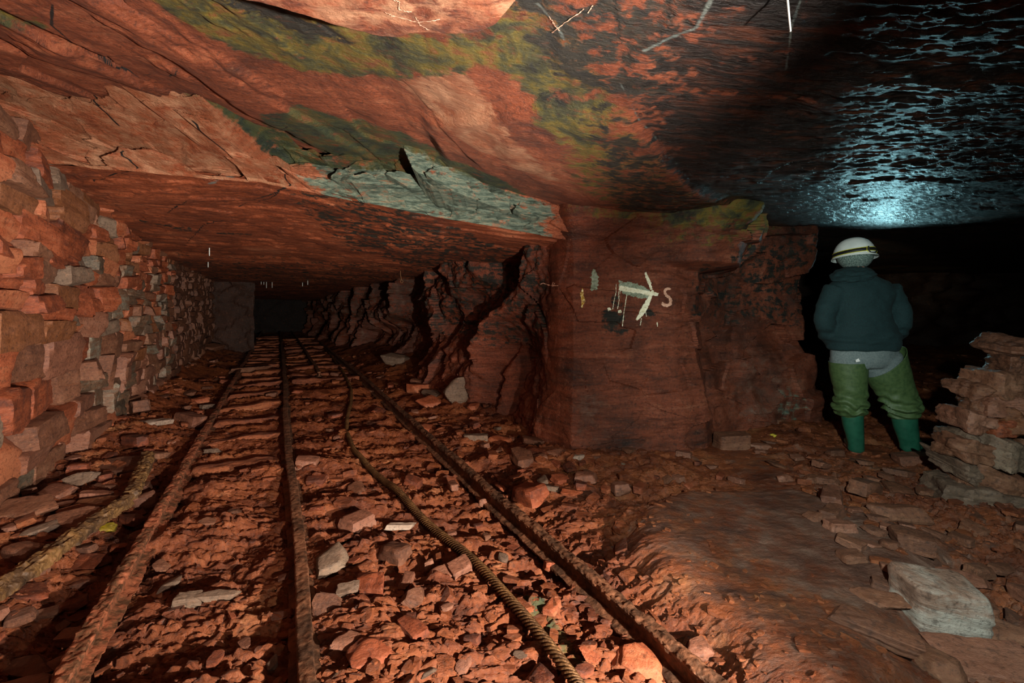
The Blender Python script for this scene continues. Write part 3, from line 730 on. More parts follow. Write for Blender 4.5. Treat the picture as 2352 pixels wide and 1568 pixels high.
# ---- notable stones: (column, row of the foot, width px, depth/width, thickness/width, yaw deg, kind, material, label, lean deg)
NOTE = [
 (845, 1532, 112, .75, .30, 20, 'boulder', 'red_stone', 'large five-sided brown-red stone right of the middle rail at the photo bottom', 8),
 (1470, 1552, 112, .85, .22, -30, 'shard', 'red_stone', 'flat reddish slab lying against the left side of the right rail', 14),
 (1612, 1520, 70, .7, .5, 10, 'boulder', 'lilac_stone', 'rounded stone with a pale broken face right of the right rail', 0),
 (428, 1395, 56, .5, .55, 25, 'block', 'grey_stone', 'grey-green squared block between the left and middle rails', 6),
 (500, 1378, 92, .28, .16, 20, 'shard', 'grey_stone', 'long pale splinter touching the grey-green block in the track', 8),
 (322, 1172, 54, .7, .8, 30, 'boulder', 'lilac_stone', 'rounded stone sitting between the two pieces of old bar', 0),
 (272, 1082, 130, .55, .10, -8, 'shard', 'brown_stone', 'wide flat slab with a yellowish edge left of the old bar', 6),
 (165, 1118, 64, .7, .25, 40, 'shard', 'grey_stone', 'grey pointed shard near the wall foot behind the flat slabs', 30),
 (42, 1192, 100, .75, .25, 15, 'shard', 'brown_stone', 'large brown slab at the foot of the stone wall, left photo edge', 12),
 (112, 1140, 92, .6, .2, -20, 'shard', 'lilac_stone', 'flat pinkish shard beside the large brown slab at the wall foot', 10),
 (148, 1215, 120, .6, .22, 30, 'shard', 'brown_stone', 'triangular brown slab in front of the stone wall', 18),
 (205, 1175, 78, .6, .3, 10, 'block', 'moss_stone', 'orange-tinted stone block between the wall foot and the old bar', 8),
 (80, 1228, 74, .45, .2, 35, 'shard', 'grey_stone', 'narrow grey shard lying in front of the triangular slab', 12),
 (228, 1222, 46, .6, .3, 25, 'shard', 'yellow_stone', 'small stone with a bright yellow crust beside the old bar', 12),
 (160, 1528, 34, .5, 1.1, 65, 'shard', 'lilac_stone', 'upright pale sliver leaning against the left rail near the bottom', 20),
 (52, 1556, 96, .6, .22, 0, 'shard', 'brown_stone', 'dull slab in the bottom left corner of the photo', 10),
 (105, 1548, 66, .6, .3, 30, 'boulder', 'lilac_stone', 'blunt stone next to the dull slab in the bottom left corner', 0),
 (918, 1215, 62, .25, .2, 8, 'block', 'white_stone', 'whitish splinter beside the wire rope', 0),
 (948, 1388, 50, .8, .3, 45, 'shard', 'brown_stone', 'brown three-cornered stone between middle rail and wire rope', 25),
 (795, 1372, 52, .6, .5, 20, 'block', 'grey_stone', 'greenish pale block right of the middle rail', 10),
 (850, 1365, 76, .6, .35, -15, 'shard', 'red_stone', 'split red slab next to the greenish pale block', 24),
 (722, 1115, 46, .5, .4, 5, 'block', 'red_stone', 'wedge stone with a pale lower face beside the middle rail', 12),
 (1018, 1328, 66, .7, .25, 20, 'shard', 'lilac_stone', 'broad pale shard left of the wire rope', 14),
 (1056, 1322, 54, .7, .5, 40, 'block', 'lilac_stone', 'grey-pink block touching the left side of the wire rope', 10),
 (986, 1305, 22, .7, 1.0, 10, 'boulder', 'lilac_stone', 'small upright pebble left of the grey-pink block', 0),
 (1092, 1016, 56, .45, .36, 3, 'block', 'grey_stone', 'grey brick-shaped stone right of the right rail, by the pillar', 0),
 (1426, 1132, 34, .8, .75, 10, 'block', 'lilac_stone', 'cube-like stone standing alone on the mud in front of the pillar', 0),
 (1345, 1106, 50, .6, .42, -8, 'block', 'lilac_stone', 'squat block left of the cube-like stone', 0),
 (1330, 1058, 34, .6, .45, 12, 'block', 'white_stone', 'pale rectangular stone at the foot of the pillar', 0),
 (1287, 1054, 50, .6, .3, -20, 'shard', 'lilac_stone', 'pale wedge stone left of the rectangular one at the pillar foot', 14),
 (1232, 1050, 58, .7, .25, 10, 'shard', 'red_stone', 'flat red stone at the left corner of the pillar foot', 10),
 (1596, 1022, 46, .6, .75, -5, 'block', 'brown_stone', 'upright block against the foot of the pillar, right of the arrow', 0),
 (1690, 1032, 76, .6, .5, 0, 'block', 'brown_stone', 'large squared block on the floor between pillar and person', 0),
 (1776, 976, 84, .5, .2, -5, 'shard', 'brown_stone', 'flat slab lying under the pale patch of the recess wall', 4),
 (1678, 974, 36, .5, .35, -12, 'shard', 'white_stone', 'little splintered stone in the corner of the recess', 0),
 (1750, 1030, 44, .4, .25, -12, 'shard', 'lilac_stone', 'little splintered stone in front of the flat recess slab', 0),
 (1630, 985, 60, .6, .35, 5, 'block', 'brown_stone', 'blocky stone in the angle behind the pillar front', 0),
 (2192, 1478, 178, .60, .74, -6, 'block', 'boulder_stone', 'biggest pale boulder at the lower right of the photo', 0),
 (2020, 1478, 165, .32, .24, -38, 'block', 'brown_stone', 'long narrow slab left of the biggest pale boulder', 8),
 (2130, 1515, 110, .45, .22, -38, 'shard', 'brown_stone', 'flat slab wedged in front of the biggest pale boulder', 8),
 (2300, 1580, 210, .55, .26, -14, 'block', 'lilac_stone', 'broad red-brown slab in the bottom right corner', 8),
 (2172, 1570, 110, .7, .5, -60, 'boulder', 'brown_stone', 'dark lump at the bottom edge below the biggest pale boulder', 0),
 (2155, 1345, 90, .5, .18, -45, 'shard', 'brown_stone', 'thin slab behind the biggest pale boulder, on the left', 12),
 (2225, 1350, 100, .5, .15, -40, 'shard', 'lilac_stone', 'thin slab behind the biggest pale boulder, on the right', 12),
 (2310, 1475, 110, .6, .3, -25, 'shard', 'brown_stone', 'dark slab right of the biggest pale boulder', 8),
 (2030, 1395, 100, .5, .15, -30, 'shard', 'brown_stone', 'flat flake lying above the long narrow slab', 6),
 (2066, 1195, 104, .5, .35, -12, 'boulder', 'brown_stone', 'half-buried hump of stone on the floor below the right boot', 0),
 (1805, 1106, 36, .6, .5, 10, 'boulder', 'lilac_stone', 'small pale stone on the smooth mud left of the person', 0),
 (1908, 1112, 42, .5, .4, -25, 'shard', 'brown_stone', 'dark little wedge on the mud below the left boot', 10),
 (1868, 1108, 44, .5, .35, 15, 'shard', 'brown_stone', 'small flat stone between the pale stone and the dark wedge', 4),
 (2110, 1068, 92, .45, .28, -4, 'block', 'lilac_stone', 'pinkish slab in front of the right boot', 0),
 (2195, 1062, 54, .6, 1.05, 12, 'shard', 'grey_stone', 'grey stone standing on edge beside the stone stack', 4),
 (1110, 1162, 22, .6, 1.0, 12, 'boulder', 'lilac_stone', 'small upright stone against the left side of the right rail', 0),
 (1266, 1312, 34, .7, .7, 20, 'boulder', 'red_stone', 'red stone beside the right rail in the wet gravel', 0),
 (1310, 1140, 44, .6, .25, 0, 'shard', 'red_stone', 'flat red chip between right rail and cube-like stone', 8),
 (441, 818, 44, .7, .55, 10, 'boulder', 'brown_stone', 'rounded boulder against the far part of the stone wall', 0),
 (482, 806, 52, .5, .3, 25, 'shard', 'brown_stone', 'leaning slab right of the rounded boulder by the far wall', 14),
 (525, 792, 44, .5, .3, 25, 'shard', 'brown_stone', 'further leaning slab by the far part of the stone wall', 14),
 (985, 932, 56, .7, .2, 15, 'shard', 'red_stone', 'pinkish flat slab on the talus beside the right rail', 20),
 (1050, 924, 66, .6, .95, 10, 'boulder', 'grey_stone', 'dark grey boulder leaning on the side of the pillar', 0),
 (905, 838, 60, .6, .35, 10, 'shard', 'grey_stone', 'grey slab at the foot of the clefted rock side', 14),
 (865, 905, 34, .5, .3, 0, 'shard', 'brown_stone', 'brown chip touching the far stretch of the right rail', 8),
 (560, 858, 60, .5, .25, 10, 'shard', 'brown_stone', 'flat stone lying across the far stretch of the left rail', 0),
 (345, 975, 90, .35, .12, -8, 'shard', 'white_stone', 'thin slab with a whitish end by the foot of the stone wall', 5),
]
M['white_stone'] = rock_mat('white_stone', [(0.3, hexc(140, 110, 96)), (0.5, hexc(196, 172, 156)), (0.7, hexc(214, 200, 186))], (), TILT, (2, 4, 14), rough=0.55, bump=0.5, dist=0.006, dark=0.3)
M['yellow_stone'] = rock_mat('yellow_stone', [(0.36, hexc(96, 78, 50)), (0.46, hexc(130, 110, 44)), (0.54, hexc(206, 170, 36)), (0.7, hexc(226, 216, 120))], (), TILT, (3, 4, 8), rough=0.5, bump=0.5, dist=0.006, dark=0.3)
M['boulder_stone'] = rock_mat('boulder_stone', [(0.36, hexc(124, 88, 74)), (0.46, hexc(164, 128, 112)), (0.54, hexc(206, 194, 182)), (0.66, hexc(226, 220, 208))], (), (0, math.radians(20), 0), (2.5, 3, 12), rough=0.5, bump=0.7, dist=0.01, dark=0.4)
PLACED = []
for i, (px, py, wpx, dr, tr_, yaw, kind, mt, lab, lean) in enumerate(NOTE):
    x, y = solve_ground(px, py)
    wd = wpx / F * y / 2
    dims = (wd, wd * dr, max(wd * tr_, 0.006))
    y += dims[1] * 0.6
    nres = 20 if wpx > 150 else 14 if wpx > 70 else 10
    o = stone('floor_stone', 1500 + i, dims, mt, nres, kind, p=34 if mt != 'boulder_stone' else 10, noise=0.006, layers=0.006)
    o.location = (x, y, gz(x, y) + dims[2] * (0.95 if mt == 'boulder_stone' else 0.72 if kind != 'boulder' else 0.6) + dims[1] * 0.45 * math.sin(math.radians(lean)))
    o.rotation_euler = (math.radians(lean * 1.2), math.radians(rw.uniform(-5, 5)), math.radians(yaw))
    tag(o, lab, 'stone', None)
    PLACED.append((x, y, wd * 0.9))

# ---- loose stones over the floor: one of each kind, then copies
protos = []
for k in range(30):
    kind = ('shard', 'shard', 'block', 'shard', 'block')[k % 5]
    r_ = random.Random(900 + k)
    d = {'shard': (1, r_.uniform(.5, .9), r_.uniform(.14, .32)), 'block': (1, r_.uniform(.45, .8), r_.uniform(.3, .5)), 'boulder': (1, r_.uniform(.7, .9), r_.uniform(.5, .7))}[kind]
    P, Q = stone_geo(2000 + k, tuple(0.1 * q for q in d), 8, kind, p=30, noise=0.007, layers=0.004)
    for mt in ('red_stone', 'brown_stone', 'lilac_stone', 'grey_stone'):
        me = None
        protos.append((k, kind, mt, P, Q, d))
mesh_cache = {}
def proto_mesh(k, mt):
    if (k, mt) not in mesh_cache:
        _, kind, _, P, Q, d = protos[k * 4]
        o = new_obj('floor_stone', P, Q, M[mt], sharp=32)
        mesh_cache[(k, mt)] = o.data
        bpy.data.objects.remove(o)
    return mesh_cache[(k, mt)]
rr = random.Random(5)
ZONES = [  # name for the label, test in (s, t, x, y), share, size range
 ('between the wall and the left rail', lambda s, t, x, y: -1.5 < t < -0.74, 62, (.04, .15)),
 ('between the left and middle rails', lambda s, t, x, y: -0.58 < t < 0.03, 16, (.025, .06)),
 ('between the middle rail and the wire rope', lambda s, t, x, y: 0.17 < t < 0.62, 26, (.03, .09)),
 ('between the wire rope and the right rail', lambda s, t, x, y: 0.62 < t < 1.2, 24, (.025, .07)),
 ('between the right rail and the pillar', lambda s, t, x, y: 1.38 < t < 2.15 and x < 0.75 and y > 2.9, 36, (.04, .13)),
 ('on the mud in front of the pillar', lambda s, t, x, y: 0.3 < x < 1.7 and 3.1 < y < 4.0, 24, (.03, .07)),
 ('on the floor around the boots', lambda s, t, x, y: 1.9 < x < 3.1 and 2.4 < y < 4.6, 22, (.04, .10)),
 ('in the rubble at lower right', lambda s, t, x, y: x > 1.2 + 0.18 * y and x < 2.9 and y < 2.6, 24, (.05, .13)),
]
ROPE_PX = [(742, 795), (764, 822), (790, 860), (806, 895), (806, 925), (797, 955), (795, 985), (812, 1028), (860, 1078), (905, 1118), (960, 1172), (1030, 1230), (1085, 1275), (1128, 1322), (1165, 1365), (1215, 1420), (1270, 1485), (1345, 1580)]
rope_xy = [on_z(a, b, 0.0) for a, b in ROPE_PX]
small_v, small_q, small_n = [], [], 0
for zname, test, cnt, (a0, a1) in ZONES:
    got = 0; tries = 0; zone_list = []
    while got < cnt and tries < 20000:
        tries += 1
        y = 1 / rr.uniform(1 / 10.5, 1 / 1.5); x = rr.uniform(-1.15, 1.15) * y
        s, t = to_st(x, y)
        if not test(s, t, x, y): continue
        px = CX + F * x / y
        if not (-40 < px < 2390): continue
        size = min(a1, a0 * (1 / max(rr.random(), .02)) ** 0.55) * (1.0 if y < 5 else 1.25)
        if any((x - q[0]) ** 2 + (y - q[1]) ** 2 < (0.85 * (size + q[2])) ** 2 for q in PLACED): continue
        if float(seg_dist(np.array([x]), np.array([y]), rope_xy)[0]) < size * .8 + .03: continue
        if min(abs(t + .645), abs(t - .098), abs(t - 1.291)) < size * .7 + .03: continue
        PLACED.append((x, y, size))
        zone_list.append((x, y, size)); got += 1
    zone_list.sort(key=lambda q: q[1])
    big = sorted(zone_list, key=lambda q: -q[2] / q[1])[:7]
    for (x, y, size) in zone_list:
        k = rr.randrange(30)
        mt = rr.choices(['red_stone', 'brown_stone', 'lilac_stone', 'grey_stone'], (5, 3, 3, 1))[0]
        if zname.startswith(('on the floor', 'in the rubble')): mt = rr.choice(['brown_stone', 'brown_stone', 'lilac_stone'])
        kind = protos[k * 4][1]; d = protos[k * 4][5]
        o = bpy.data.objects.new('floor_stone', proto_mesh(k, mt)); COL.objects.link(o)
        f = size / 0.1
        o.scale = (f, f, f)
        lean = rr.gauss(0, .16) if kind == 'shard' else rr.gauss(0, .1)
        o.location = (x, y, gz(x, y) + size * d[2] * 0.62 + 0.004)
        o.rotation_euler = (lean, rr.gauss(0, .14), rr.uniform(0, 6.28))
        if (x, y, size) in big:
            i = sorted(big, key=lambda q: q[1]).index((x, y, size)) + 1
            o_name = {'shard': 'flat', 'block': 'blocky', 'boulder': 'rounded'}[kind]
            place = 'nearest the camera' if i == 1 else '%s big one back' % ORD[i]
            tag(o, '%s %s stone %s, %s' % (o_name, STONE_SHADE[mt], zname, place), 'stone', 'stones ' + zname)
        else:
            tag(o, 'small loose slate pieces scattered %s' % zname, 'stone', 'small stones ' + zname)

# ---- gravel and chips that nobody could count
rc = np.random.RandomState(77)
chipP = [stone_geo(3000 + k, ((1, .8, .3), (1, .5, .25), (1, .75, .18), (1, .7, .4))[k % 4], 2, ('shard', 'block', 'shard', 'block')[k % 4], p=40, noise=0.003, layers=0) for k in range(16)]
vv_, qq_, nn_ = [], [], 0
N = 24000
ys = 1 / rc.uniform(1 / 12.0, 1 / 1.35, N); xs = rc.uniform(-1.2, 1.2, N) * ys
ss, tt = to_st(xs, ys)
m = soft_poly(xs, ys, MOUND, 0.1)
dens = np.where(tt < -0.7, 1.0, np.where(tt < 0.1, 0.35, np.where(tt < 1.35, 0.6, 0.8)))
rightz = sstep(0.7, 1.2, xs - 0.1 * ys)
dens = dens * (1 - 0.8 * m) * (1 - 0.8 * rightz * (1 - sstep(1.5, 1.9, xs - 0.28 * (ys - 2))))
clump = sstep(-0.3, 0.5, fbm(xs * 1.8, ys * 2.0, 5.0, 3, 88))
dens = dens * (0.25 + 0.75 * clump)
keep = (rc.uniform(0, 1, N) < dens) & (np.minimum(np.minimum(abs(tt + .645), abs(tt - .098)), abs(tt - 1.291)) > .035) & (tt > -1.5)
keep &= ~((tt > 2.3) & (xs < 0.6)) & ~((ys > 4.05) & (xs > 0.4) & (xs < 1.8))
xs, ys = xs[keep], ys[keep]
sz = np.minimum(0.007 * (1 / np.maximum(rc.uniform(0, 1, len(xs)), .02)) ** 0.6, 0.05) * np.clip(ys / 2.2, 0.8, 2.2)
sz = np.minimum(sz, .06)
zz = floor_z(xs, ys, True)
for i in range(len(xs)):
    P, Q = chipP[rc.randint(16)]
    a = rc.uniform(0, 6.28); tl = rc.normal(0, .3)
    R = np.array(Matrix.Rotation(a, 3, 'Z') @ Matrix.Rotation(tl, 3, 'X'))
    vv_.append(P * sz[i] @ R.T + np.array([xs[i], ys[i], zz[i] + 0.15 * sz[i]])); qq_.append(Q + nn_); nn_ += len(P)
o = new_obj('slate_gravel', np.concatenate(vv_), np.concatenate(qq_), M['floor'], sharp=32)
tag(o, 'red slate gravel and chips strewn over the whole mine floor', 'gravel', None, 'stuff')

# ---- stacked stones at the right edge: (column, row, width px, height px, material, kind, depth shift, tilt, label)
STACK = [
 (2290, 1160, 185, 62, 'grey_stone', 'block', 0.0, 10, 'long thick slab at the bottom of the right stone stack'),
 (2320, 1105, 135, 58, 'brown_stone', 'block', 0.02, 14, 'slanting slab lying on the bottom slab of the right stack'),
 (2238, 1118, 44, 36, 'brown_stone', 'block', 0.1, 0, 'small stone poking out left, just above the bottom slab of the right stack'),
 (2240, 1082, 62, 40, 'grey_stone', 'block', 0.06, 4, 'grey lump on the left side of the right stack, second layer'),
 (2252, 1040, 80, 46, 'brown_stone', 'block', 0.02, 10, 'dark rough stone on the left side of the right stack, third layer'),
 (2330, 1045, 105, 66, 'grey_stone', 'block', 0.0, 18, 'ridged grey stone at the photo edge in the middle of the right stack'),
 (2240, 1008, 40, 28, 'grey_stone', 'boulder', 0.08, 0, 'small grey stone just above the dark rough stone in the right stack'),
 (2258, 975, 58, 46, 'lilac_stone', 'block', 0.05, 12, 'pinkish stone on the left shoulder of the right stack'),
 (2312, 985, 66, 44, 'red_stone', 'shard', 0.04, 8, 'red stone above a dark gap in the right stack'),
 (2345, 975, 46, 56, 'moss_stone', 'block', 0.0, 0, 'square yellowish stone at the photo edge, upper middle of the right stack'),
 (2276, 936, 42, 42, 'brown_stone', 'boulder', 0.08, 0, 'blunt brown stone on the left shoulder of the right stack, below the top'),
 (2330, 935, 96, 44, 'lilac_stone', 'block', 0.03, -10, 'long pinkish stone in the upper part of the right stack'),
 (2268, 898, 38, 36, 'brown_stone', 'boulder', 0.08, 0, 'small stone jutting out left, high on the right stack'),
 (2326, 888, 84, 60, 'brown_stone', 'block', 0.04, 6, 'thick brown stone near the top of the right stack'),
 (2348, 838, 36, 34, 'brown_stone', 'block', 0.08, 0, 'stone at the photo edge, second from the top of the right stack'),
 (2346, 804, 46, 38, 'brown_stone', 'boulder', 0.08, 0, 'topmost stone of the right stack, at the photo edge'),
 (2440, 1130, 150, 110, 'brown_stone', 'block', 0.15, 0, 'big stone behind the slabs of the right stack, beyond the edge'),
 (2430, 1010, 140, 110, 'brown_stone', 'block', 0.15, 0, 'big stone in the middle of the right stack, beyond the edge'),
 (2430, 890, 130, 120, 'brown_stone', 'block', 0.15, 0, 'big stone high in the right stack, beyond the edge'),
]
for i, (px, py, wp, hp, mt, kind, dy, tilt, lab) in enumerate(STACK):
    Yb = 2.86 + dy + 0.05 * (1190 - py) / 400
    x, y, z = at(px, py, Yb)
    sc = Yb / F / 2
    o = stone('stacked_stone', 4100 + i, (wp * sc * 1.0, 0.16, hp * sc * 1.06), mt, 20, kind, p=26, noise=0.020, layers=0.014)
    o.location = (x, y + 0.12, z); o.rotation_euler = (math.radians(rw.uniform(-8, 8)), math.radians(tilt + rw.uniform(-5, 5)), math.radians(rw.uniform(-24, 14)))
    tag(o, lab, 'stone', 'stones of the right-hand stack')

# ------------------------------------------------------------------ iron: rails, bars, wire rope
def metal_mat(name, stops, rough=0.6, metal=0.35, bump=0.8, scale=40):
    k = NT(name); tc = k.node('ShaderNodeTexCoord').outputs['Object']
    n1 = k.noise(tc, 6, 8, 0.65); n2 = k.noise(tc, scale, 6, 0.6)
    f = k.math('ADD', k.math('MULTIPLY', n1, .6), k.math('MULTIPLY', n2, .4))
    k.link(k.ramp(f, stops), k.b.inputs['Base Color'])
    k.b.inputs['Metallic'].default_value = metal
    k.link(k.math('ADD', rough - .15, k.math('MULTIPLY', n2, .3)), k.b.inputs['Roughness'])
    k.link(k.bump(k.math('ADD', n2, k.math('MULTIPLY', n1, .8)), bump, 0.006), k.b.inputs['Normal'])
    return k.m
M['rail_rust'] = metal_mat('rail_rust', [(0.32, hexc(36, 24, 17)), (0.46, hexc(80, 54, 38)), (0.56, hexc(122, 80, 56)), (0.7, hexc(150, 104, 76))])
M['rail_muddy'] = metal_mat('rail_muddy', [(0.34, hexc(40, 28, 18)), (0.45, hexc(88, 58, 38)), (0.55, hexc(140, 80, 54)), (0.7, hexc(156, 92, 64))], metal=0.1)
M['bar_rust'] = metal_mat('bar_rust', [(0.34, hexc(34, 25, 17)), (0.46, hexc(76, 54, 34)), (0.56, hexc(112, 82, 46)), (0.7, hexc(136, 88, 60))], metal=0.15, bump=1.0, scale=26)
M['rope_steel'] = metal_mat('rope_steel', [(0.32, hexc(34, 22, 14)), (0.48, hexc(84, 58, 34)), (0.6, hexc(124, 90, 54)), (0.72, hexc(156, 120, 78))], metal=0.5, rough=0.5, scale=80)
PROFILE = [(-.055, -.095), (-.055, -.085), (-.012, -.072), (-.010, -.03), (-.026, -.022), (-.029, -.008), (-.024, -.001), (0, .002), (.024, -.001), (.029, -.008), (.026, -.022), (.010, -.03), (.012, -.072), (.055, -.085), (.055, -.095)]
def rail(name, pts, mat, seed, ztop=0.035, prof=PROFILE, scale=1.0, rough=0.004, follow=0.0):
    """pts in track coordinates (along, across)"""
    P = np.array(pts, float); n = 900
    L = np.linspace(0, 1, 4000); S = np.interp(L, np.linspace(0, 1, len(P)), P[:, 0])
    inv = np.linspace(1 / (P[0, 0] + .6), 1 / (P[-1, 0] + .6), n); S = 1 / inv - .6
    T = np.interp(S, P[:, 0], P[:, 1])
    T = np.convolve(np.pad(T, 8, 'edge'), np.ones(17) / 17, 'valid')
    T = T + 0.006 * fbm(S * 1.2, seed, 0, 2, seed)
    pr = np.array(prof + prof[:1]) * scale
    dT = np.gradient(T, S)
    x0, y0 = from_st(S, T)
    zt = ztop + 0.008 * fbm(S * .8, seed * 3.1, 0, 2, seed + 1)
    # fine profile
    seg = np.concatenate([np.linspace(pr[i], pr[i + 1], 4, endpoint=False) for i in range(len(pr) - 1)])
    m_ = len(seg)
    Sg = np.repeat(S[:, None], m_, 1); lat = np.repeat(seg[None, :, 0], n, 0); up = np.repeat(seg[None, :, 1], n, 0)
    nl = np.hypot(lat, up + 0.03) + 1e-6
    q = rough * (fbm(Sg * 30, lat * 60 + seed, up * 60, 3, seed + 5) + 0.7 * vnoise(Sg * 9, lat * 30, up * 30, seed + 6))
    lat = lat + q * lat / nl; up = up + q * (up + .03) / nl
    cx, cy = 0.8894, 0.4572
    X = x0[:, None] + lat * cx; Yy = y0[:, None] + lat * cy; Zz = zt[:, None] + up
    i = np.arange(n * m_).reshape(n, m_); j = np.roll(i, -1, 1)
    q4 = np.stack([i[:-1], j[:-1], j[1:], i[1:]], -1).reshape(-1, 4)
    ob = new_obj(name, np.stack([X, Yy, Zz], -1).reshape(-1, 3), q4, M[mat], sharp=50)
    # closed ends
    bm = bmesh.new(); bm.from_mesh(ob.data); bmesh.ops.holes_fill(bm, edges=bm.edges); bmesh.ops.recalc_face_normals(bm, faces=bm.faces); bm.to_mesh(ob.data); bm.free()
    return ob
tag(rail('steel_rail', [(1.45, -.645), (6, -.645), (12, -.62), (24, -.62)], 'rail_muddy', 3, 0.040, rough=0.007), 'mud-caked iron rail on the left of the track, beside the hollow', 'rail')
tag(rail('steel_rail', [(1.2, .094), (3, .10), (5, .085), (7, .10), (10, .12), (24, .12)], 'rail_rust', 7, 0.050, rough=0.003), 'straight rusty middle rail running from the bottom centre into the tunnel', 'rail')
tag(rail('steel_rail', [(0.9, 1.295), (4, 1.29), (9, 1.31), (16, 1.25)], 'rail_rust', 13, 0.048, rough=0.006, scale=1.05), 'rough rusty rail on the right, passing the pillar', 'rail')
tag(rail('steel_rail', [(8.9, .68), (14, .66), (22, .6)], 'rail_rust', 17, 0.07, rough=0.003), 'dark rail far inside the tunnel with a cut end, right of middle rail', 'rail')
BARP = [(-.045, -.06), (-.05, -.02), (-.035, .005), (0, .012), (.035, .005), (.05, -.02), (.045, -.06)]
def from_px_bar(name, pts, seed, lab, scale=1.0, z=0.08):
    st = [to_st(*on_z(a, b, z)) for a, b in pts]
    st.sort()
    return tag(rail(name, st, 'bar_rust', seed, z, BARP, scale, 0.011), lab, 'bar')
from_px_bar('rusty_bar', [(-60, 1380), (120, 1260), (290, 1143)], 23, 'crusty old iron bar from the left edge, nearer piece', 0.85, 0.085)
from_px_bar('rusty_bar', [(303, 1130), (322, 1085), (340, 1040)], 29, 'short crusty iron bar stump between slab and left rail', 0.85, 0.085)

def rope(name, xy, radius, strands=6, turns=11.0, lift=0.03):
    P = np.array(xy, float)
    d = np.hypot(*np.diff(P, axis=0).T); L = np.concatenate([[0], np.cumsum(d)])
    n = 1500
    # smooth path
    t = np.linspace(0, L[-1], 4000)
    x = np.interp(t, L, P[:, 0]); y = np.interp(t, L, P[:, 1])
    k = 60; ker = np.hanning(2 * k + 1); ker /= ker.sum()
    x = np.convolve(np.pad(x, k, 'edge'), ker, 'valid'); y = np.convolve(np.pad(y, k, 'edge'), ker, 'valid')
    dens = 1 / np.maximum(y, 1) ** 1.0; C = np.concatenate([[0], np.cumsum(dens[:-1])]); C /= C[-1]
    tt = np.interp(np.linspace(0, 1, n), C, t)
    x = np.interp(tt, t, x); y = np.interp(tt, t, y)
    z = floor_z(x, y, False); z = np.convolve(np.pad(z, 40, 'edge'), np.ones(81) / 81, 'valid')
    z = z + lift + 0.02 * np.clip(fbm(tt * 1.3, 0, 0, 2, 4), 0, 1)
    T = np.stack([np.gradient(x), np.gradient(y), np.gradient(z)], -1); T /= np.linalg.norm(T, axis=1)[:, None]
    up = np.array([0, 0, 1.0]); A = np.cross(T, up); A /= np.linalg.norm(A, axis=1)[:, None]; B = np.cross(A, T)
    sr = radius * 0.36; m_ = 8
    V, Q, off = [], [], 0
    for k_ in range(strands):
        ph = tt * turns * 2 * math.pi * 0.9 + k_ * 2 * math.pi / strands
        cx = (radius - sr)
        ctr = np.stack([x, y, z], -1) + A * (cx * np.cos(ph))[:, None] + B * (cx * np.sin(ph))[:, None]
        for j in range(m_):
            a = 2 * math.pi * j / m_
            V.append(ctr + A * (sr * np.cos(a)) + B * (sr * np.sin(a)))
        i = (np.arange(m_)[:, None] * n + np.arange(n)[None, :]) + off
        jn = np.roll(i, -1, 0)
        Q.append(np.stack([i[:, :-1], jn[:, :-1], jn[:, 1:], i[:, 1:]], -1).reshape(-1, 4)); off += m_ * n
    return new_obj(name, np.concatenate(V), np.concatenate(Q), M['rope_steel'])
tag(rope('wire_rope', rope_xy, 0.024, 6, 9.0, 0.03), 'twisted steel wire rope snaking between the middle and right rails', 'rope')

# ---- mud covered sleepers
M['mud_wood'] = rock_mat('mud_wood', EARTH, (), (0, 0, math.radians(27)), (1.2, 9, 9), rough=0.5, bump=0.8, dist=0.012, fine=50, dark=0.6, rand=0.1)
rs = random.Random(8)
for k in range(21):
    s = 4.35 + 0.8 * k + rs.uniform(-.06, .06)
    for (tc_, hl, side) in ((-0.27, 0.36, 'left'), (0.72, 0.5, 'right')):
        if side == 'right' and k < 5: continue
        if side == 'right' and k > 17: continue
        x, y = from_st(s + rs.uniform(-.05, .05), tc_)
        o = stone('track_sleeper', 5000 + k * 2 + (side == 'right'), (hl, 0.065, 0.05), 'mud_wood', 14, 'block', p=12, noise=0.010 + .006 * rs.random(), layers=0.012)
        o.location = (x, y, gz(x, y) + (0.016 if k > 1 else 0.002))
        o.rotation_euler = (0, rs.gauss(0, .02), math.atan2(0.4572, 0.8894) + rs.gauss(0, .03))
        where = 'between the left and middle rails' if side == 'left' else 'between the middle and right rails'
        nth = k + 1 if side == 'left' else k - 4
        if nth <= 8: tag(o, 'mud-covered timber sleeper %s, %s' % (where, 'nearest the camera' if nth == 1 else ORD[nth] + ' from the camera'), 'sleeper', 'track sleepers ' + where)
        else: tag(o, 'mud-covered sleepers deep in the tunnel %s' % where, 'sleeper', 'far track sleepers ' + where)

# ------------------------------------------------------------------ painted marks on the pillar
from mathutils.bvhtree import BVHTree
def bvh_of(o):
    me = o.data
    return BVHTree.FromPolygons([v.co[:] for v in me.vertices], [p.vertices[:] for p in me.polygons])
PB = bvh_of(pil)
def hit(px, py, tree=PB):
    d = Vector(((px - CX) / F, 1.0, -(py - HY) / F)).normalized()
    loc, nor, _, _ = tree.ray_cast(Vector((0, 0, H)), d)
    return loc, nor
def simple_mat(name, stops, rough=0.6, scale=30, bump=0.3, dist=0.003, metal=0.0, coat=0.0):
    k = NT(name); tc = k.node('ShaderNodeTexCoord').outputs['Object']
    n = k.noise(tc, scale, 7, 0.6)
    k.link(k.ramp(n, stops), k.b.inputs['Base Color'])
    k.b.inputs['Roughness'].default_value = rough; k.b.inputs['Metallic'].default_value = metal
    k.b.inputs['Coat Weight'].default_value = coat
    if bump: k.link(k.bump(n, bump, dist), k.b.inputs['Normal'])
    return k.m
M['paint_cream'] = simple_mat('paint_cream', [(0.3, hexc(170, 160, 120)), (0.45, hexc(226, 220, 190)), (0.7, hexc(240, 238, 214))], 0.5, 60)
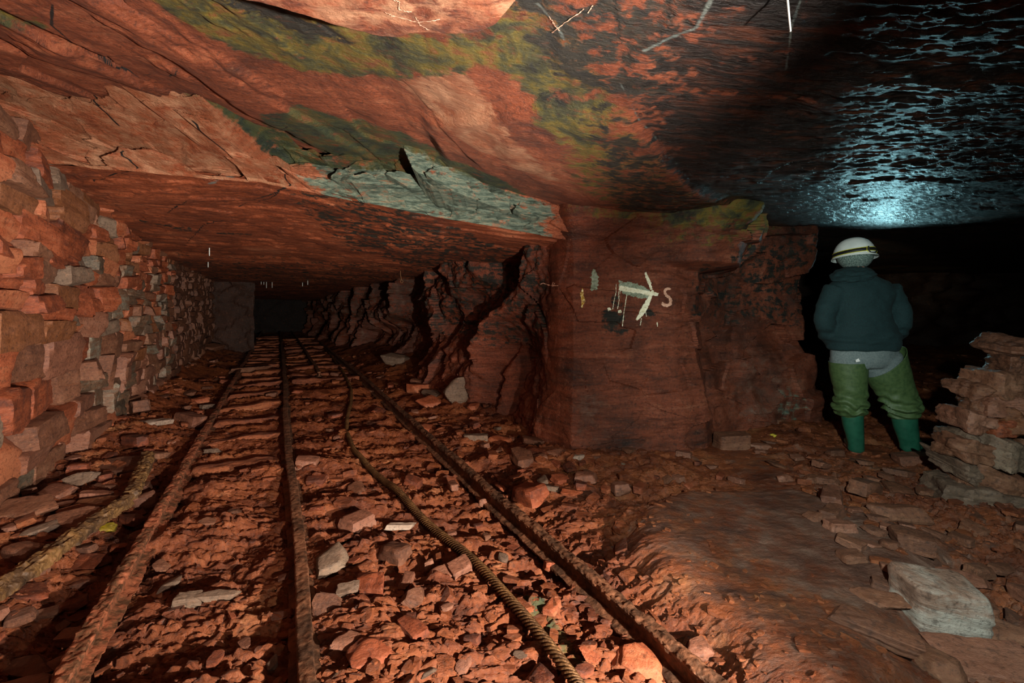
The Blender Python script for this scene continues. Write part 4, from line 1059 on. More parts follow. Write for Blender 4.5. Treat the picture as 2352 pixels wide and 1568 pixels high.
M['paint_green'] = simple_mat('paint_green', [(0.3, hexc(96, 104, 84)), (0.6, hexc(150, 160, 138))], 0.55, 60)
M['paint_pink'] = simple_mat('paint_pink', [(0.3, hexc(176, 124, 100)), (0.6, hexc(216, 170, 146))], 0.55, 60)
M['paint_yellow'] = simple_mat('paint_yellow', [(0.36, hexc(120, 84, 30)), (0.5, hexc(190, 150, 44)), (0.62, hexc(226, 218, 170))], 0.5, 50)
def paint(name, polys, mat, parent=None, step=1.1, ragged=2.0, seed=0, lift=0.004):
    allp = np.array([p for pl in polys for p in pl], float)
    x0, y0 = allp.min(0) - 3; x1, y1 = allp.max(0) + 3
    gx = np.arange(x0, x1, step); gy = np.arange(y0, y1, step)
    GX, GY = np.meshgrid(gx + step / 2, gy + step / 2)
    w_ = ragged * fbm(GX * .22, GY * .22, seed, 3, seed + 3)
    ins = np.zeros(GX.shape, bool)
    for pl in polys:
        d = seg_dist(GX, GY, pl, True); d = np.where(in_poly(GX, GY, pl), d, -d)
        ins |= (d + w_) > 0
    idx = {}; V = []; Q = []
    for r, c in zip(*np.nonzero(ins)):
        q = []
        for (dr, dc) in ((0, 0), (0, 1), (1, 1), (1, 0)):
            k = (r + dr, c + dc)
            if k not in idx:
                loc, nor = hit(x0 + k[1] * step, y0 + k[0] * step)
                if loc is None: idx[k] = -1
                else:
                    if nor.y > 0: nor = -nor
                    idx[k] = len(V); V.append(loc + Vector((0, -lift, 0)) + nor * 0.001)
            q.append(idx[k])
        if min(q) >= 0: Q.append(q[::-1])
    o = new_obj(name, [v[:] for v in V], np.array(Q), M[mat], parent)
    return o
def zp(pts, ox=1320, oy=560, f=6.5333): return [(ox + a / f, oy + b / f) for a, b in pts]
def stroke(pts, wdt):
    """polygon around a polyline given in frame pixels"""
    L, R = [], []
    for i, p in enumerate(pts):
        a = pts[max(i - 1, 0)]; b = pts[min(i + 1, len(pts) - 1)]
        dx, dy = b[0] - a[0], b[1] - a[1]; n = math.hypot(dx, dy) or 1
        w_ = wdt[i] if isinstance(wdt, (list, tuple)) else wdt
        L.append((p[0] - dy / n * w_ / 2, p[1] + dx / n * w_ / 2)); R.append((p[0] + dy / n * w_ / 2, p[1] - dx / n * w_ / 2))
    return L + R[::-1]
loc, _ = hit(1465, 665)
ar = empty('painted_arrow', loc, 'cream painted arrow pointing right on the face of the rock pillar', 'painted sign')
def kid(o, root):
    o.parent = root; o.matrix_parent_inverse = Matrix.Translation(-Vector(root.location)); return o
kid(paint('overspray', [zp([(665, 545), (700, 575), (790, 572), (900, 585), (960, 615), (1030, 640), (1130, 690), (1110, 800), (1050, 815), (960, 815), (900, 785), (800, 775), (720, 735), (665, 690)])], 'paint_green', None, seed=2, lift=0.003), ar)['label'] = 'grey-green smeared older paint'
kid(paint('shaft', [zp([(670, 620), (760, 640), (900, 665), (1050, 695), (1190, 725), (1255, 740), (1250, 785), (1190, 775), (1100, 770), (930, 735), (800, 720), (660, 695)])], 'paint_cream', None, seed=3, ragged=1.0, lift=0.006), ar)
kid(paint('barb', [stroke(zp([(1058, 425), (1085, 500), (1120, 590), (1150, 690)]), [4.5, 6.5, 7.0, 5]), stroke(zp([(1170, 700), (1130, 800), (1080, 900), (1030, 990), (985, 1070), (925, 1140)]), [7, 8, 11, 14, 10, 3])], 'paint_cream', None, seed=4, ragged=1.0, lift=0.005), ar)
for i, pl in enumerate(([(620, 600), (620, 720), (590, 850), (568, 980)], [(660, 700), (655, 830)], [(680, 690), (668, 830), (640, 980)], [(780, 760), (758, 900), (730, 1080), (715, 1240)], [(1060, 1000), (1075, 1090)], [(1236, 1170), (1238, 1240)], [(1000, 1120), (980, 1220)])):
    kid(paint('paint_drip', [stroke(zp(pl), 1.2 if i != 3 else 1.6)], 'paint_cream', None, step=0.8, ragged=.4, seed=10 + i), ar)
for i, pl in enumerate(([(490, 960), (530, 950), (550, 985), (500, 1010)], [(640, 1000), (690, 990), (705, 1030), (650, 1035)])):
    kid(paint('paint_splash', [zp(pl)], 'paint_cream', None, step=0.9, ragged=.7, seed=30 + i), ar)
def lone(o, lab, cat):
    return tag(o, lab, cat)
lone(paint('painted_letter', [stroke(zp([(1440, 680), (1400, 670), (1355, 685), (1345, 730), (1370, 775), (1415, 800), (1438, 850), (1430, 900), (1390, 925), (1340, 915), (1300, 890)]), [5, 5.5, 6, 6, 7, 6.5, 6.5, 7, 8, 8, 7])], 'paint_pink', None, seed=5, ragged=.8), 'pinkish painted letter S right of the arrow on the pillar', 'painted sign')
lone(paint('paint_patch', [zp([(280, 390), (320, 400), (335, 460), (355, 480), (350, 600), (330, 680), (260, 700), (225, 690), (250, 620), (240, 500)])], 'paint_green', None, seed=6, ragged=2), 'upright patch of flaking pale paint left of the arrow', 'paint mark')
lone(paint('paint_streak', [zp([(110, 660), (135, 690), (130, 780), (160, 860), (140, 890), (120, 955), (95, 950), (100, 860), (85, 760)])], 'paint_yellow', None, seed=7, ragged=1.2), 'narrow yellow and cream streak near the left corner of the pillar', 'paint mark')
chz = lambda pts: [(900 + a / 2.904, 520 + b / 2.904) for a, b in pts]
lone(paint('chalk_scribble', [stroke(chz([(990, 385), (1010, 378), (1045, 390), (1070, 395), (1110, 395)]), 1.6), stroke(chz([(1070, 395), (1075, 372), (1088, 375), (1070, 405)]), 1.4)], 'paint_pink', None, step=.8, ragged=.3, seed=8), 'thin chalk scribble on the dark tunnel side of the pillar', 'chalk mark')

def roof_chalk(name, lines, wpx, z0, lab):
    V, Q = [], []
    for ln in lines:
        P = np.array(ln, float); t = np.linspace(0, len(P) - 1, 30 * (len(P) - 1)); R = np.stack([np.interp(t, np.arange(len(P)), P[:, 0]), np.interp(t, np.arange(len(P)), P[:, 1])], -1)
        R[:, 0] += 1.3 * vnoise(t * 9, 0, 0, 3); R[:, 1] += 1.3 * vnoise(t * 9, 5, 0, 4)
        D2 = np.gradient(R, axis=0); D2 /= np.linalg.norm(D2, axis=1)[:, None]
        ww = wpx * (0.55 + 0.45 * vnoise(t * 14, 2, 0, 5))
        b = len(V)
        pts = np.stack([np.stack([R[:, 0] - sg * D2[:, 1] * ww, R[:, 1] + sg * D2[:, 0] * ww], -1) for sg in (-1, 1)], 1).reshape(-1, 2)
        z = np.full(len(pts), z0)
        for _ in range(6):
            x, y = on_z(pts[:, 0], pts[:, 1], z); z = 0.5 * z + 0.5 * ceil_z(x, y)
        x, y = on_z(pts[:, 0], pts[:, 1], z - 0.004)
        V += list(np.stack([x, y, z - 0.004], -1))
        Q += [[b + 2 * q, b + 2 * q + 1, b + 2 * q + 3, b + 2 * q + 2] for q in range(len(R) - 1)]
    tag(new_obj(name, V, Q, M['paint_pink']), lab, 'chalk mark')
roof_chalk('chalk_scribble', [[(885, 28), (900, 36), (960, 52), (1010, 45)], [(905, 0), (918, 5), (915, 22), (945, 28)], [(955, 40), (965, 58), (985, 70)]], 1.2, 2.12, 'faint chalk scribble on the overhanging red slab at the top of the photo')
roof_chalk('chalk_scribble', [[(1262, 38), (1275, 60), (1285, 72)], [(1268, 75), (1285, 62), (1340, 22)], [(1350, 30), (1362, 12)]], 1.4, 2.18, 'chalk tick mark on the dark roof right of the overhanging slab')

# ------------------------------------------------------------------ things hanging from the roof
M['calcite'] = simple_mat('calcite', [(0.3, hexc(170, 190, 190)), (0.6, hexc(220, 228, 224))], 0.3, 40)
def tube(name, pts, r, mat, parent=None, seg=10, closed=False):
    P = np.array(pts, float); n = len(P)
    T = np.gradient(P, axis=0); T /= np.linalg.norm(T, axis=1)[:, None] + 1e-9
    ref = np.array([0.3, 1, 0.1]); A = np.cross(T, ref); A /= np.linalg.norm(A, axis=1)[:, None]; B = np.cross(T, A)
    rad = np.full(n, r) if np.isscalar(r) else np.array(r)
    V = []
    for i in range(n):
        for j in range(seg):
            a = 2 * math.pi * j / seg
            V.append(P[i] + rad[i] * (A[i] * math.cos(a) + B[i] * math.sin(a)))
    fcs = [[i * seg + j, i * seg + (j + 1) % seg, (i + 1) * seg + (j + 1) % seg, (i + 1) * seg + j] for i in range(n - 1) for j in range(seg)]
    fcs += [list(range(seg))[::-1], [(n - 1) * seg + j for j in range(seg)]]
    return new_obj(name, V, fcs, M[mat], parent, sharp=60)
x, y = on_z(1808, -25, 2.12)
zt = float(ceil_z(np.array([x]), np.array([y]))[0])
tip = H - (72 - HY) / F * y
tag(tube('straw_stalactite', [(x, y, zt + .01), (x + .001, y, zt - .05), (x + .004, y, tip + .05), (x + .009, y, tip)], [.0032, .0030, .0028, .0022], 'calcite'), 'thin white straw stalactite hanging at the top edge above the pillar', 'stalactite')
for i, (px, pt, pb) in enumerate([(600, 652, 656), (606, 652, 656), (612, 652, 660), (625, 652, 659), (695, 650, 654), (707, 648, 652), (548, 664, 668), (562, 662, 666), (481, 613, 618), (478, 628, 632)]):
    x, y = on_z(px, pt, 1.80)
    y = min(y, 16); x = (px - CX) / F * y
    zt = float(low_z(np.array([x]), np.array([y]))[0])
    tag(tube('straw_stalactite', [(x, y, zt + .02), (x, y, zt - .03 - .012 * (pb - pt)), (x, y, zt - .02 - .018 * (pb - pt))], [.006, .006, .004], 'calcite'), 'tiny white straws hanging from the tunnel roof far back', 'stalactite', 'straw stalactites in the tunnel')
M['wire'] = metal_mat('wire', [(0.3, hexc(90, 60, 36)), (0.6, hexc(150, 110, 70))])
s_, t_ = 5.2, 2.05
x, y, _ = at(920, 650, 7.6)
zt = float(low_z(np.array([x]), np.array([y]))[0])
pts = [(x, y, zt + .02), (x, y, zt - .06), (x + .01, y, zt - .12), (x + .012, y, zt - .15)]
pts += [(x + .02 + .022 * math.sin(a), y, zt - .175 + .022 * math.cos(a)) for a in np.linspace(-.6, 5.6, 14)]
tag(tube('hanging_wire', pts, .004, 'wire'), 'bent wire with a loop hanging beside the clefted tunnel side', 'wire')

# moss tufts on the stones by the recess
M['moss'] = simple_mat('moss', [(0.3, hexc(110, 96, 20)), (0.6, hexc(206, 186, 60))], 0.8, 60, 0.8, 0.01)
for i, (px, py, lab) in enumerate(((1697, 938, 'small yellow crust on the blocky stone in the angle behind the pillar'), (1782, 996, 'small yellow crust in front of the flat recess slab'))):
    x, y = solve_ground(px, py + 8)
    o = stone('yellow_crust', 6000 + i, (.045, .03, .022), 'moss', 10, 'boulder', p=8, noise=0.03, layers=0.0)
    zf = H - (py - HY) / F * y
    o.location = (x, y, zf if i == 0 else gz(x, y) + .012)
    if i == 0:
        # the crust sits on the block behind it
        o.location.z = gz(x, y) + 0.02
    tag(o, lab, 'crust')

# ------------------------------------------------------------------ the person
M['hoodie'] = simple_mat('hoodie', [(0.3, hexc(6, 30, 33)), (0.6, hexc(14, 46, 49))], 0.9, 120, 0.25, 0.002)
M['trousers'] = simple_mat('trousers', [(0.3, hexc(84, 98, 100)), (0.6, hexc(112, 124, 124))], 0.85, 90, 0.25, 0.002)
M['wader'] = simple_mat('wader', [(0.3, hexc(50, 74, 40)), (0.6, hexc(72, 94, 54))], 0.6, 40, 0.2, 0.003)
M['boot'] = simple_mat('boot', [(0.3, hexc(20, 66, 50)), (0.6, hexc(36, 88, 68))], 0.32, 12, 0.08, 0.003)
M['sole'] = simple_mat('sole', [(0.3, hexc(70, 36, 22)), (0.6, hexc(116, 60, 38))], 0.7, 40)
M['helmet'] = simple_mat('helmet', [(0.3, hexc(206, 214, 210)), (0.6, hexc(232, 238, 234))], 0.25, 8, 0.0)
M['strap'] = simple_mat('strap', [(0.3, hexc(12, 14, 14)), (0.6, hexc(26, 28, 28))], 0.6, 60)
M['strap_edge'] = simple_mat('strap_edge', [(0.3, hexc(170, 160, 20)), (0.6, hexc(214, 206, 50))], 0.5, 60)
M['beanie'] = simple_mat('beanie', [(0.34, hexc(48, 62, 60)), (0.5, hexc(92, 112, 106)), (0.66, hexc(150, 166, 158))], 0.95, 130, 0.8, 0.004)
M['skin'] = simple_mat('skin', [(0.3, hexc(190, 136, 112)), (0.6, hexc(214, 160, 134))], 0.5, 20)
M['label_white'] = simple_mat('label_white', [(0.3, hexc(220, 224, 222)), (0.6, hexc(240, 240, 238))], 0.5, 20, 0)
PX0, PY0, PS = 1986.0, 1045.0, 267.6
PYD = F / PS
PERSON = Vector(((PX0 - CX) / PS, PYD, 0.0))
PERSON.z = 0.012
def pp(px, py, y=0.0): return ((px - CX) / F * (PYD + y) - PERSON.x, y, H - (py - HY) / F * (PYD + y))
def spline(rows, k):
    R = np.array(rows, float); n = len(R)
    t = np.linspace(0, n - 1, (n - 1) * k + 1); out = []
    for q in t:
        i = min(int(q), n - 2); f = q - i
        p0, p1, p2, p3 = R[max(i - 1, 0)], R[i], R[i + 1], R[min(i + 2, n - 1)]
        out.append(0.5 * ((2 * p1) + (-p0 + p2) * f + (2 * p0 - 5 * p1 + 4 * p2 - p3) * f * f + (-p0 + 3 * p1 - 3 * p2 + p3) * f ** 3))
    return np.array(out)
def loft(rows, k=6, seg=40, up_axis=None, square=2.0, cap=True):
    """rows: (x, y, z, half width, half depth); rings stand across the path"""
    R = spline(rows, k); P = R[:, :3]; n = len(P)
    T = np.gradient(P, axis=0); T /= np.linalg.norm(T, axis=1)[:, None]
    if up_axis == 'flat':
        A = np.tile([1.0, 0, 0], (n, 1)); B = np.tile([0, 1.0, 0], (n, 1))
    else:
        A = np.cross(np.tile(up_axis if up_axis is not None else [0, 1.0, 0], (n, 1)), T); A /= np.linalg.norm(A, axis=1)[:, None]; B = np.cross(T, A)
    th = np.arange(seg) * 2 * math.pi / seg
    c, s = np.cos(th), np.sin(th)
    c2 = np.sign(c) * np.abs(c) ** (2 / square); s2 = np.sign(s) * np.abs(s) ** (2 / square)
    V = P[:, None, :] + R[:, 3, None, None] * c2[None, :, None] * A[:, None, :] + R[:, 4, None, None] * s2[None, :, None] * B[:, None, :]
    V = V.reshape(-1, 3)
    F_ = [[i * seg + j, i * seg + (j + 1) % seg, (i + 1) * seg + (j + 1) % seg, (i + 1) * seg + j] for i in range(n - 1) for j in range(seg)]
    if cap: F_ += [list(range(seg))[::-1], [(n - 1) * seg + j for j in range(seg)]]
    return V, F_
def join(parts):
    V, F_, o = [], [], 0
    for v, f in parts:
        V.append(np.asarray(v)); F_ += [[i + o for i in q] for q in f]; o += len(v)
    return np.concatenate(V), F_
def fused(name, parts, mat, root, voxel=0.011, smooth=6, fold=None):
    """several closed lofts fused into one continuous skin"""
    V, F_ = join(parts)
    o = new_obj('fuse', V, F_, None)
    bm = bmesh.new(); bm.from_mesh(o.data); bmesh.ops.recalc_face_normals(bm, faces=bm.faces); bm.to_mesh(o.data); bm.free()
    md = o.modifiers.new('r', 'REMESH'); md.mode = 'VOXEL'; md.voxel_size = voxel
    ms = o.modifiers.new('s', 'SMOOTH'); ms.iterations = smooth; ms.factor = 0.5
    dg = bpy.context.evaluated_depsgraph_get()
    me = bpy.data.meshes.new_from_object(o.evaluated_get(dg))
    old = o.data
    bpy.data.objects.remove(o); bpy.data.meshes.remove(old)
    me.name = name
    if fold:
        n = len(me.vertices); co = np.empty(n * 3, np.float32); no = np.empty(n * 3, np.float32)
        me.vertices.foreach_get('co', co); me.vertex_normals.foreach_get('vector', no)
        co = co.reshape(-1, 3); no = no.reshape(-1, 3)
        co = co + no * fold(co[:, 0], co[:, 1], co[:, 2])[:, None]
        me.vertices.foreach_set('co', co.astype(np.float32).ravel()); me.update()
    me.polygons.foreach_set('use_smooth', np.ones(len(me.polygons), bool))
    me.materials.append(M[mat])
    ob = bpy.data.objects.new(name, me); COL.objects.link(ob); ob.parent = root
    return ob
def child(name, geo, mat, root, sharp=60):
    return new_obj(name, geo[0], geo[1], M[mat], root, sharp=sharp)

man = empty('person', PERSON, 'person in white helmet, dark teal hoodie and green thigh waders standing with back turned', 'person')
def R_(rows):  # px centre, py, half width px, half depth m, y
    return [(*pp(a, b, e), c / PS, d) for a, b, c, d, e in rows]
def crease(seed, amp, sx, sz):
    return lambda x, y, z: amp * (fbm(x * sx + 3 * y, y * 4, z * sz + 2.5 * x, 3, seed) + 0.6 * (1 - 2 * np.abs(vnoise(x * sx * .7 + z * 2, y * 5, z * sz * 1.3 - x * 4, seed + 4))))
# body: one continuous figure inside the clothes
body_rows = R_([(1984, 830, 56, .11, .0), (1983, 790, 54, .11, 0), (1981, 740, 56, .115, 0), (1979, 690, 62, .115, 0), (1977, 664, 58, .10, 0), (1970, 644, 30, .075, 0), (1965, 625, 19, .062, .01), (1963, 610, 19, .07, .02), (1962, 592, 24, .09, .03), (1962, 572, 21, .085, .03), (1962, 560, 12, .05, .03)])
armL = R_([(1918, 670, 17, .06, .0), (1899, 705, 15, .055, -.01), (1893, 745, 13, .048, -.01), (1907, 776, 12, .043, .10), (1938, 790, 9, .033, .22)])
armR = R_([(2038, 670, 17, .06, .0), (2056, 703, 15, .055, -.01), (2066, 736, 13, .048, -.01), (2060, 768, 12, .043, .10), (2028, 790, 9, .033, .22)])
legL = R_([(1955, 825, 34, .10, .0), (1950, 870, 25, .085, .0), (1955, 920, 19, .065, .0), (1958, 965, 17, .06, .0), (1965, 1015, 11, .045, .0), (1966, 1038, 11, .05, .0)])
legR = R_([(2018, 825, 36, .10, .0), (2040, 870, 27, .085, .0), (2066, 920, 20, .065, .0), (2076, 965, 18, .06, .0), (2088, 1015, 12, .045, .0), (2090, 1036, 12, .05, .0)])
parts = [loft(body_rows, 5, 28, 'flat'), loft(armL, 5, 18), loft(armR, 5, 18), loft(legL, 5, 20), loft(legR, 5, 20)]
# hands with fingers, resting in the front pocket of the hoodie
for sx, wr in ((1, pp(1938, 790, .22)), (-1, pp(2028, 790, .22))):
    w0 = np.array(wr)
    parts.append(loft([(*w0, .022, .03), (*(w0 + [sx * .04, .012, 0]), .016, .042), (*(w0 + [sx * .085, .016, 0]), .014, .042), (*(w0 + [sx * .10, .016, 0]), .010, .036)], 4, 14, [0, 0, 1.0]))
    for q, ln in zip((-.030, -.010, .010, .030), (.062, .078, .072, .055)):
        b = w0 + np.array([sx * .095, .016, q])
        parts.append(loft([(*b, .009, .009), (*(b + [sx * ln * .5, -.006, 0]), .009, .009), (*(b + [sx * ln, -.026, 0]), .007, .007)], 3, 10, [0, 0, 1.0]))
    b = w0 + np.array([sx * .03, .01, .03])
    parts.append(loft([(*b, .012, .012), (*(b + [sx * .03, .004, .03]), .011, .011), (*(b + [sx * .06, .0, .042]), .008, .008)], 3, 10, [0, 1.0, 0]))
# face, turned away into the dark: nose, brows, chin
hx, hy, hz = pp(1962, 592, .03)
parts.append(loft([(hx, hy + .07, hz + .005, .010, .010), (hx, hy + .108, hz - .02, .014, .012), (hx, hy + .085, hz - .034, .016, .008)], 4, 12, [1.0, 0, 0]))
parts.append(loft([(hx - .05, hy + .075, hz + .018, .012, .012), (hx, hy + .088, hz + .02, .013, .013), (hx + .05, hy + .075, hz + .018, .012, .012)], 4, 12, [0, 0, 1.0]))
parts.append(loft([(hx - .03, hy + .055, hz - .075, .016, .016), (hx, hy + .072, hz - .08, .02, .02), (hx + .03, hy + .055, hz - .075, .016, .016)], 4, 12, [0, 0, 1.0]))
fused('body', parts, 'skin', man, 0.008, 4)
for sx in (-1, 1):
    D, Q = DIRS[8]
    child('eye', (D * .012 + np.array([hx + sx * .031, hy + .082, hz + .002]), Q), 'label_white', man)
D, Q = DIRS[8]
child('mouth', (D * np.array([.024, .006, .006]) + np.array([hx, hy + .078, hz - .052]), Q), 'sole', man)['label'] = 'closed mouth'
# hoodie
tor = R_([(1982, 806, 74, .165, .0), (1982, 800, 77, .172, .0), (1983, 788, 76, .17, 0), (1983, 782, 79, .175, 0), (1983, 765, 75, .17, 0), (1978, 735, 63, .16, 0), (1976, 705, 63, .16, 0), (1977, 685, 69, .16, 0), (1977, 667, 72, .145, 0), (1976, 655, 64, .13, 0), (1973, 645, 48, .11, 0), (1968, 636, 34, .095, 0), (1966, 625, 27, .085, .01)])
sl1 = R_([(1922, 672, 29, .105, .0), (1904, 700, 24, .085, -.005), (1895, 728, 22, .078, -.01), (1896, 748, 22, .078, .0), (1908, 775, 21, .072, .10), (1938, 792, 16, .055, .20), (1955, 795, 13, .045, .22)])
sl2 = R_([(2036, 672, 30, .105, .0), (2056, 698, 24, .088, -.005), (2068, 722, 21, .08, -.012), (2069, 744, 21, .078, .0), (2056, 770, 21, .072, .10), (2028, 792, 16, .055, .20), (2010, 795, 13, .045, .22)])
fold = crease(31, 0.009, 6, 9)
hood_o = fused('hoodie', [loft(tor, 5, 48, 'flat', 2.3), loft(sl1, 6, 24), loft(sl2, 6, 24)], 'hoodie', man, 0.010, 5, lambda x, y, z: fold(x, y, z) + 0.006 * np.sin(z * 80 + 6 * x) * np.exp(-((z - 1.0) / .09) ** 2))
# hood bunched behind the neck
D, Q = DIRS[20]
a = math.radians(10)
P = D * np.array([.172, .125, .062]); P[:, 2] += 0.03 * np.clip(D[:, 1], -1, 1) - .01 * D[:, 0] ** 2
P = P + D * (0.012 * fbm(D[:, 0] * 2.5, D[:, 1] * 2.5, D[:, 2] * 5, 3, 12))[:, None]
rot = np.array(Matrix.Rotation(-a, 3, 'Y')); P = P @ rot.T + np.array(pp(1959, 634, -.03))
child('hood', (P, Q), 'hoodie', man)
# pocket in front
P = D * np.array([.17, .05, .10]) + np.array(pp(1983, 780, .16)); child('front_pocket', (P, Q), 'hoodie', man)
# trousers
tr1 = R_([(1984, 790, 70, .15, .0), (1984, 815, 73, .16, 0), (1985, 832, 72, .155, 0), (1985, 845, 62, .13, 0)])
tl = R_([(1950, 828, 37, .145, .0), (1949, 860, 34, .12, 0), (1954, 905, 28, .095, 0), (1956, 930, 25, .085, 0)])
trr = R_([(2022, 828, 42, .145, .0), (2038, 862, 38, .12, 0), (2062, 905, 32, .1, 0), (2070, 930, 28, .085, 0)])
fused('trousers', [loft(tr1, 5, 40, 'flat'), loft(tl, 5, 28), loft(trr, 5, 28)], 'trousers', man, 0.010, 4, crease(41, 0.005, 9, 9))
# thigh waders
def wader(rows, seed, root, top_tilt=0.0):
    V, F_ = loft(rows, 12, 56)
    V = np.array(V); seg = 56; n = len(V) // seg
    ctr = V.reshape(n, seg, 3).mean(1, keepdims=True)
    N = V.reshape(n, seg, 3) - ctr; N /= np.linalg.norm(N, axis=2, keepdims=True)
    x, y, z = V[:, 0], V[:, 1], V[:, 2]
    zk = (PY0 - 938) / PS
    amt = np.exp(-((z - zk) / 0.11) ** 2)
    ph = fbm(x * 7, y * 7, z * 3, 2, seed)
    d = 0.017 * amt * np.sin(z * 88 + 4.2 * ph + 7 * x) + 0.009 * fbm(x * 9, y * 9, z * 10 + 3 * x, 3, seed + 2) * (0.5 + amt)
    V = V + N.reshape(-1, 3) * d[:, None]
    u = np.clip(1 - np.arange(n) / (0.42 * n), 0, 1)
    V = V.reshape(n, seg, 3)
    V[:, :, 2] += top_tilt * (V[:, :, 0] - ctr[:, :, 0]) * u[:, None]
    return V.reshape(-1, 3), F_[:-2]
wl = child('wader', wader(R_([(1948, 834, 37.5, .15, .0), (1949, 852, 37, .14, 0), (1951, 878, 35, .125, 0), (1954, 905, 32, .115, 0), (1953, 925, 32, .115, 0), (1952, 938, 33, .12, 0), (1956, 950, 28, .10, 0), (1957, 960, 22, .085, 0)]), 51, man), 'wader', man)
wr = child('wader', wader(R_([(2032, 834, 43, .15, .0), (2040, 858, 41, .14, 0), (2050, 882, 40, .13, 0), (2062, 908, 38, .12, 0), (2070, 925, 37, .12, 0), (2074, 940, 36, .12, 0), (2075, 950, 31, .105, 0), (2076, 960, 26, .09, 0)]), 57, man, 0.55), 'wader', man)
for wv in (wl, wr):
    md = wv.modifiers.new('thick', 'SOLIDIFY'); md.thickness = 0.006
# boots
def boot(shaft, heel, toe, seed):
    sh = R_(shaft)
    h, t = np.array(heel), np.array(toe); d = t - h; L = np.linalg.norm(d[:2])
    foot = [(*(h + d * -.04), .02, .03), (*(h + d * .03), .040, .042), (*(h + d * .3), .044, .055), (*(h + d * .55), .046, .048), (*(h + d * .8), .050, .036), (*(h + d * .97), .040, .028), (*(h + d * 1.03), .018, .016)]
    ft = [(a, b, c, e, f) for a, b, c, e, f in foot]
    b = fused('boot', [loft(sh, 6, 32), loft(ft, 6, 24, [0, 0, 1.0])], 'boot', man, 0.008, 4)
    sole = [(*(h + d * q - np.array([0, 0, .040])), w_, .011) for q, w_ in ((-.06, .02), (.0, .044), (.3, .043), (.6, .047), (.85, .052), (1.0, .04), (1.06, .015))]
    s_ = loft(sole, 6, 20, [0, 0, 1.0]); so = child('sole', s_, 'sole', b)
    so['label'] = 'muddy boot sole'
    rim = [(*pp(*q), r_ / PS + .004, r2 + .004) for q, r_, r2 in (((shaft[0][0], shaft[0][1] - 3, 0), shaft[0][2], shaft[0][3]), ((shaft[0][0], shaft[0][1] + 4, 0), shaft[0][2], shaft[0][3]))]
    return b
def foot_pt(px, z, y): return ((px - CX) / F * (PYD + y) - PERSON.x, y, z)
boot([(1957, 952, 22, .08, .0), (1959, 975, 21, .075, .0), (1963, 1000, 18, .066, 0), (1966, 1020, 16, .06, 0), (1966, 1036, 16.5, .06, .01)], foot_pt(1967, .052, -.02), foot_pt(1951, .050, .235), 1)
boot([(2076, 950, 26, .085, .0), (2079, 975, 25, .08, .0), (2085, 1000, 22, .072, 0), (2089, 1020, 20, .064, 0), (2090, 1034, 20, .064, .0)], foot_pt(2082, .052, -.02), foot_pt(2132, .046, .12), 2)
# tag on the trousers
child('white_label', ([pp(1965, 830, -.165), pp(1972, 826, -.166), pp(1976, 833, -.165), pp(1966, 835, -.164), pp(1965, 830, -.158), pp(1972, 826, -.158), pp(1976, 833, -.158), pp(1966, 835, -.158)], [[0, 3, 2, 1], [4, 5, 6, 7], [0, 1, 5, 4], [1, 2, 6, 5], [2, 3, 7, 6], [3, 0, 4, 7]]), 'label_white', man)['label'] = 'white label sewn on the trouser seat'
# knitted cap under the helmet
D, Q = DIRS[20]
hc = np.array(pp(1961, 594, .02))
P = D * np.array([.128, .135, .115]); P = P[:]; P[:, 2] = np.maximum(P[:, 2], -.085) ; P[:, :2] *= (1 - .12 * np.clip(-D[:, 2], 0, 1))[:, None]
child('knitted_cap', (P + hc - np.array([0, .012, 0]), Q), 'beanie', man)
# helmet: shell with rim, band with yellow edges, clips, lamp
hm = np.array(pp(1962, 594, .02))
def helm_r(th, ph):  # th around, ph up 0..pi/2
    rx, ry, rz = .146, .168, .168
    c = np.cos(ph) ** 0.8
    return np.stack([rx * np.cos(th) * c, ry * np.sin(th) * c, rz * np.sin(ph)], -1)
nt, np_ = 72, 26
TH, PH = np.meshgrid(np.linspace(0, 2 * math.pi, nt, endpoint=False), np.linspace(0, math.pi / 2 * .985, np_))
S_ = helm_r(TH, PH) * (1 + 0.012 * np.exp(-((TH - math.pi * 1.5 ) / .12) ** 2) * np.cos(PH))[..., None]
rim = np.stack([S_[0] * np.array([1.07, 1.10, 1]) + [0, 0, -.012], S_[0] * np.array([1.065, 1.09, 1]) + [0, 0, -.004], S_[0] * np.array([1.01, 1.01, 1]) + [0, 0, .006]])
inner = S_[::-1] * .965
allr = np.concatenate([rim, S_[1:], inner[1:], (rim[0] * .93)[None]])
n_ = len(allr); i = np.arange(n_ * nt).reshape(n_, nt); j = np.roll(i, -1, 1)
Qh = np.stack([i[:-1], j[:-1], j[1:], i[1:]], -1).reshape(-1, 4)
tiltm = np.array(Matrix.Rotation(math.radians(-7), 3, 'X') @ Matrix.Rotation(math.radians(2), 3, 'Y'))
helm = new_obj('helmet', allr.reshape(-1, 3) @ tiltm.T + hm, Qh, M['helmet'], man, sharp=50)
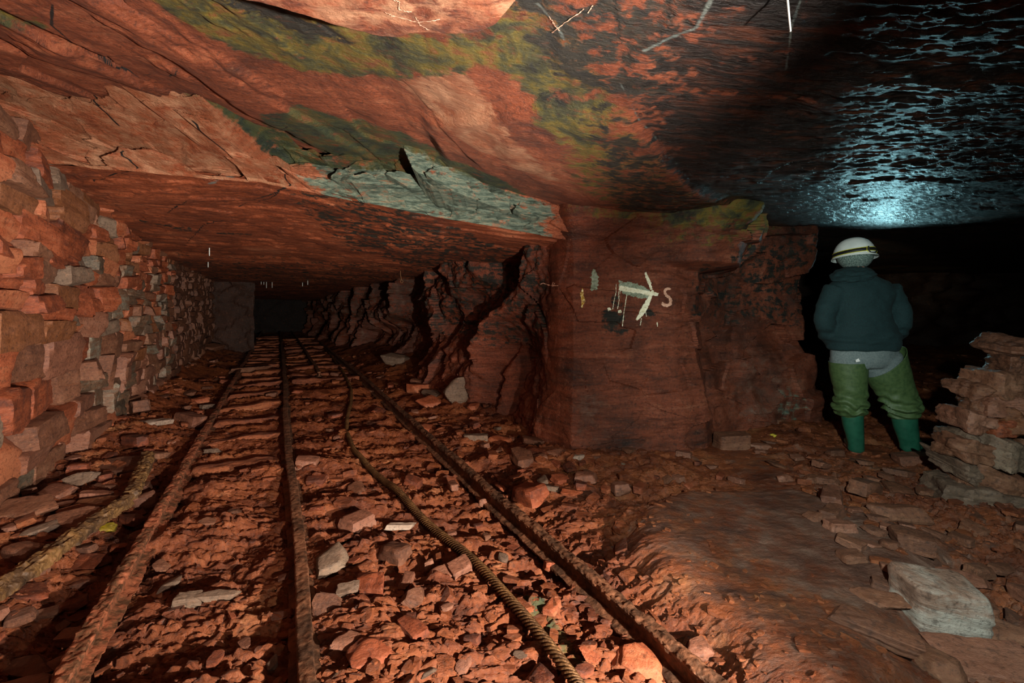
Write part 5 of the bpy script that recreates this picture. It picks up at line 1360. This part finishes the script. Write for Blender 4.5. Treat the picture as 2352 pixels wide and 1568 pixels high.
def band(lo, hi, k, tilt):
    th = np.linspace(0, 2 * math.pi, 72, endpoint=False)
    rows = []
    for f, e in ((0, k), (0.5, k + .003), (1, k), (1, k - .012), (0, k - .012)):
        z0 = lo + (hi - lo) * f + tilt * np.cos(th)
        ph = np.arcsin(np.clip(z0 / .168, -1, 1))
        rows.append(helm_r(th, ph) * (1 + e))
    V = np.stack(rows); n_ = 5; i = np.arange(n_ * 72).reshape(n_, 72); j = np.roll(i, -1, 1); ii = np.concatenate([i, i[:1]]); jj = np.concatenate([j, j[:1]])
    return V.reshape(-1, 3) @ tiltm.T + hm, np.stack([ii[:-1], jj[:-1], jj[1:], ii[1:]], -1).reshape(-1, 4)
bd = new_obj('lamp_strap', *band(.020, .050, .022, .014), M['strap'], helm); bd['label'] = 'black lamp strap round the helmet'
new_obj('strap_edge', *band(.018, .0225, .026, .014), M['strap_edge'], helm)['label'] = 'yellow lower edge of the lamp strap'
new_obj('strap_edge', *band(.049, .0535, .026, .014), M['strap_edge'], helm)['label'] = 'yellow upper edge of the lamp strap'
def on_helm(u, z):
    th = -math.pi / 2 + u; ph = math.asin(z / .168)
    return (helm_r(np.array(th), np.array(ph)) * 1.045) @ tiltm.T + hm
tube('strap_clip', [on_helm(-.02, .055), on_helm(-.05, .02), on_helm(0.05, .002), on_helm(.35, .006), on_helm(.62, .03)], .0055, 'strap', helm)['label'] = 'black clip strap hanging below the lamp strap'
tube('strap_clip', [on_helm(-.10, .056), on_helm(-.14, .02), on_helm(-.02, -.006), on_helm(.40, -.004), on_helm(.72, .03)], .0022, 'strap_edge', helm)['label'] = 'yellow piped edge of the clip strap'
D, Q = DIRS[10]
lp = (helm_r(np.array(math.pi / 2), np.array(.22)) * 1.08) @ tiltm.T + hm
new_obj('head_lamp', D * np.array([.032, .026, .026]) + lp, Q, M['strap'], helm)

hl = spot('added_lamp_beam', (PERSON.x + lp[0], PERSON.y + lp[1] + 0.04, lp[2]), (10.0, 12.0, 2.2), 420, (1.0, 0.86, 0.5), 16, 0.9, 0.02)  # unseen beam, added to brighten the far roof streak
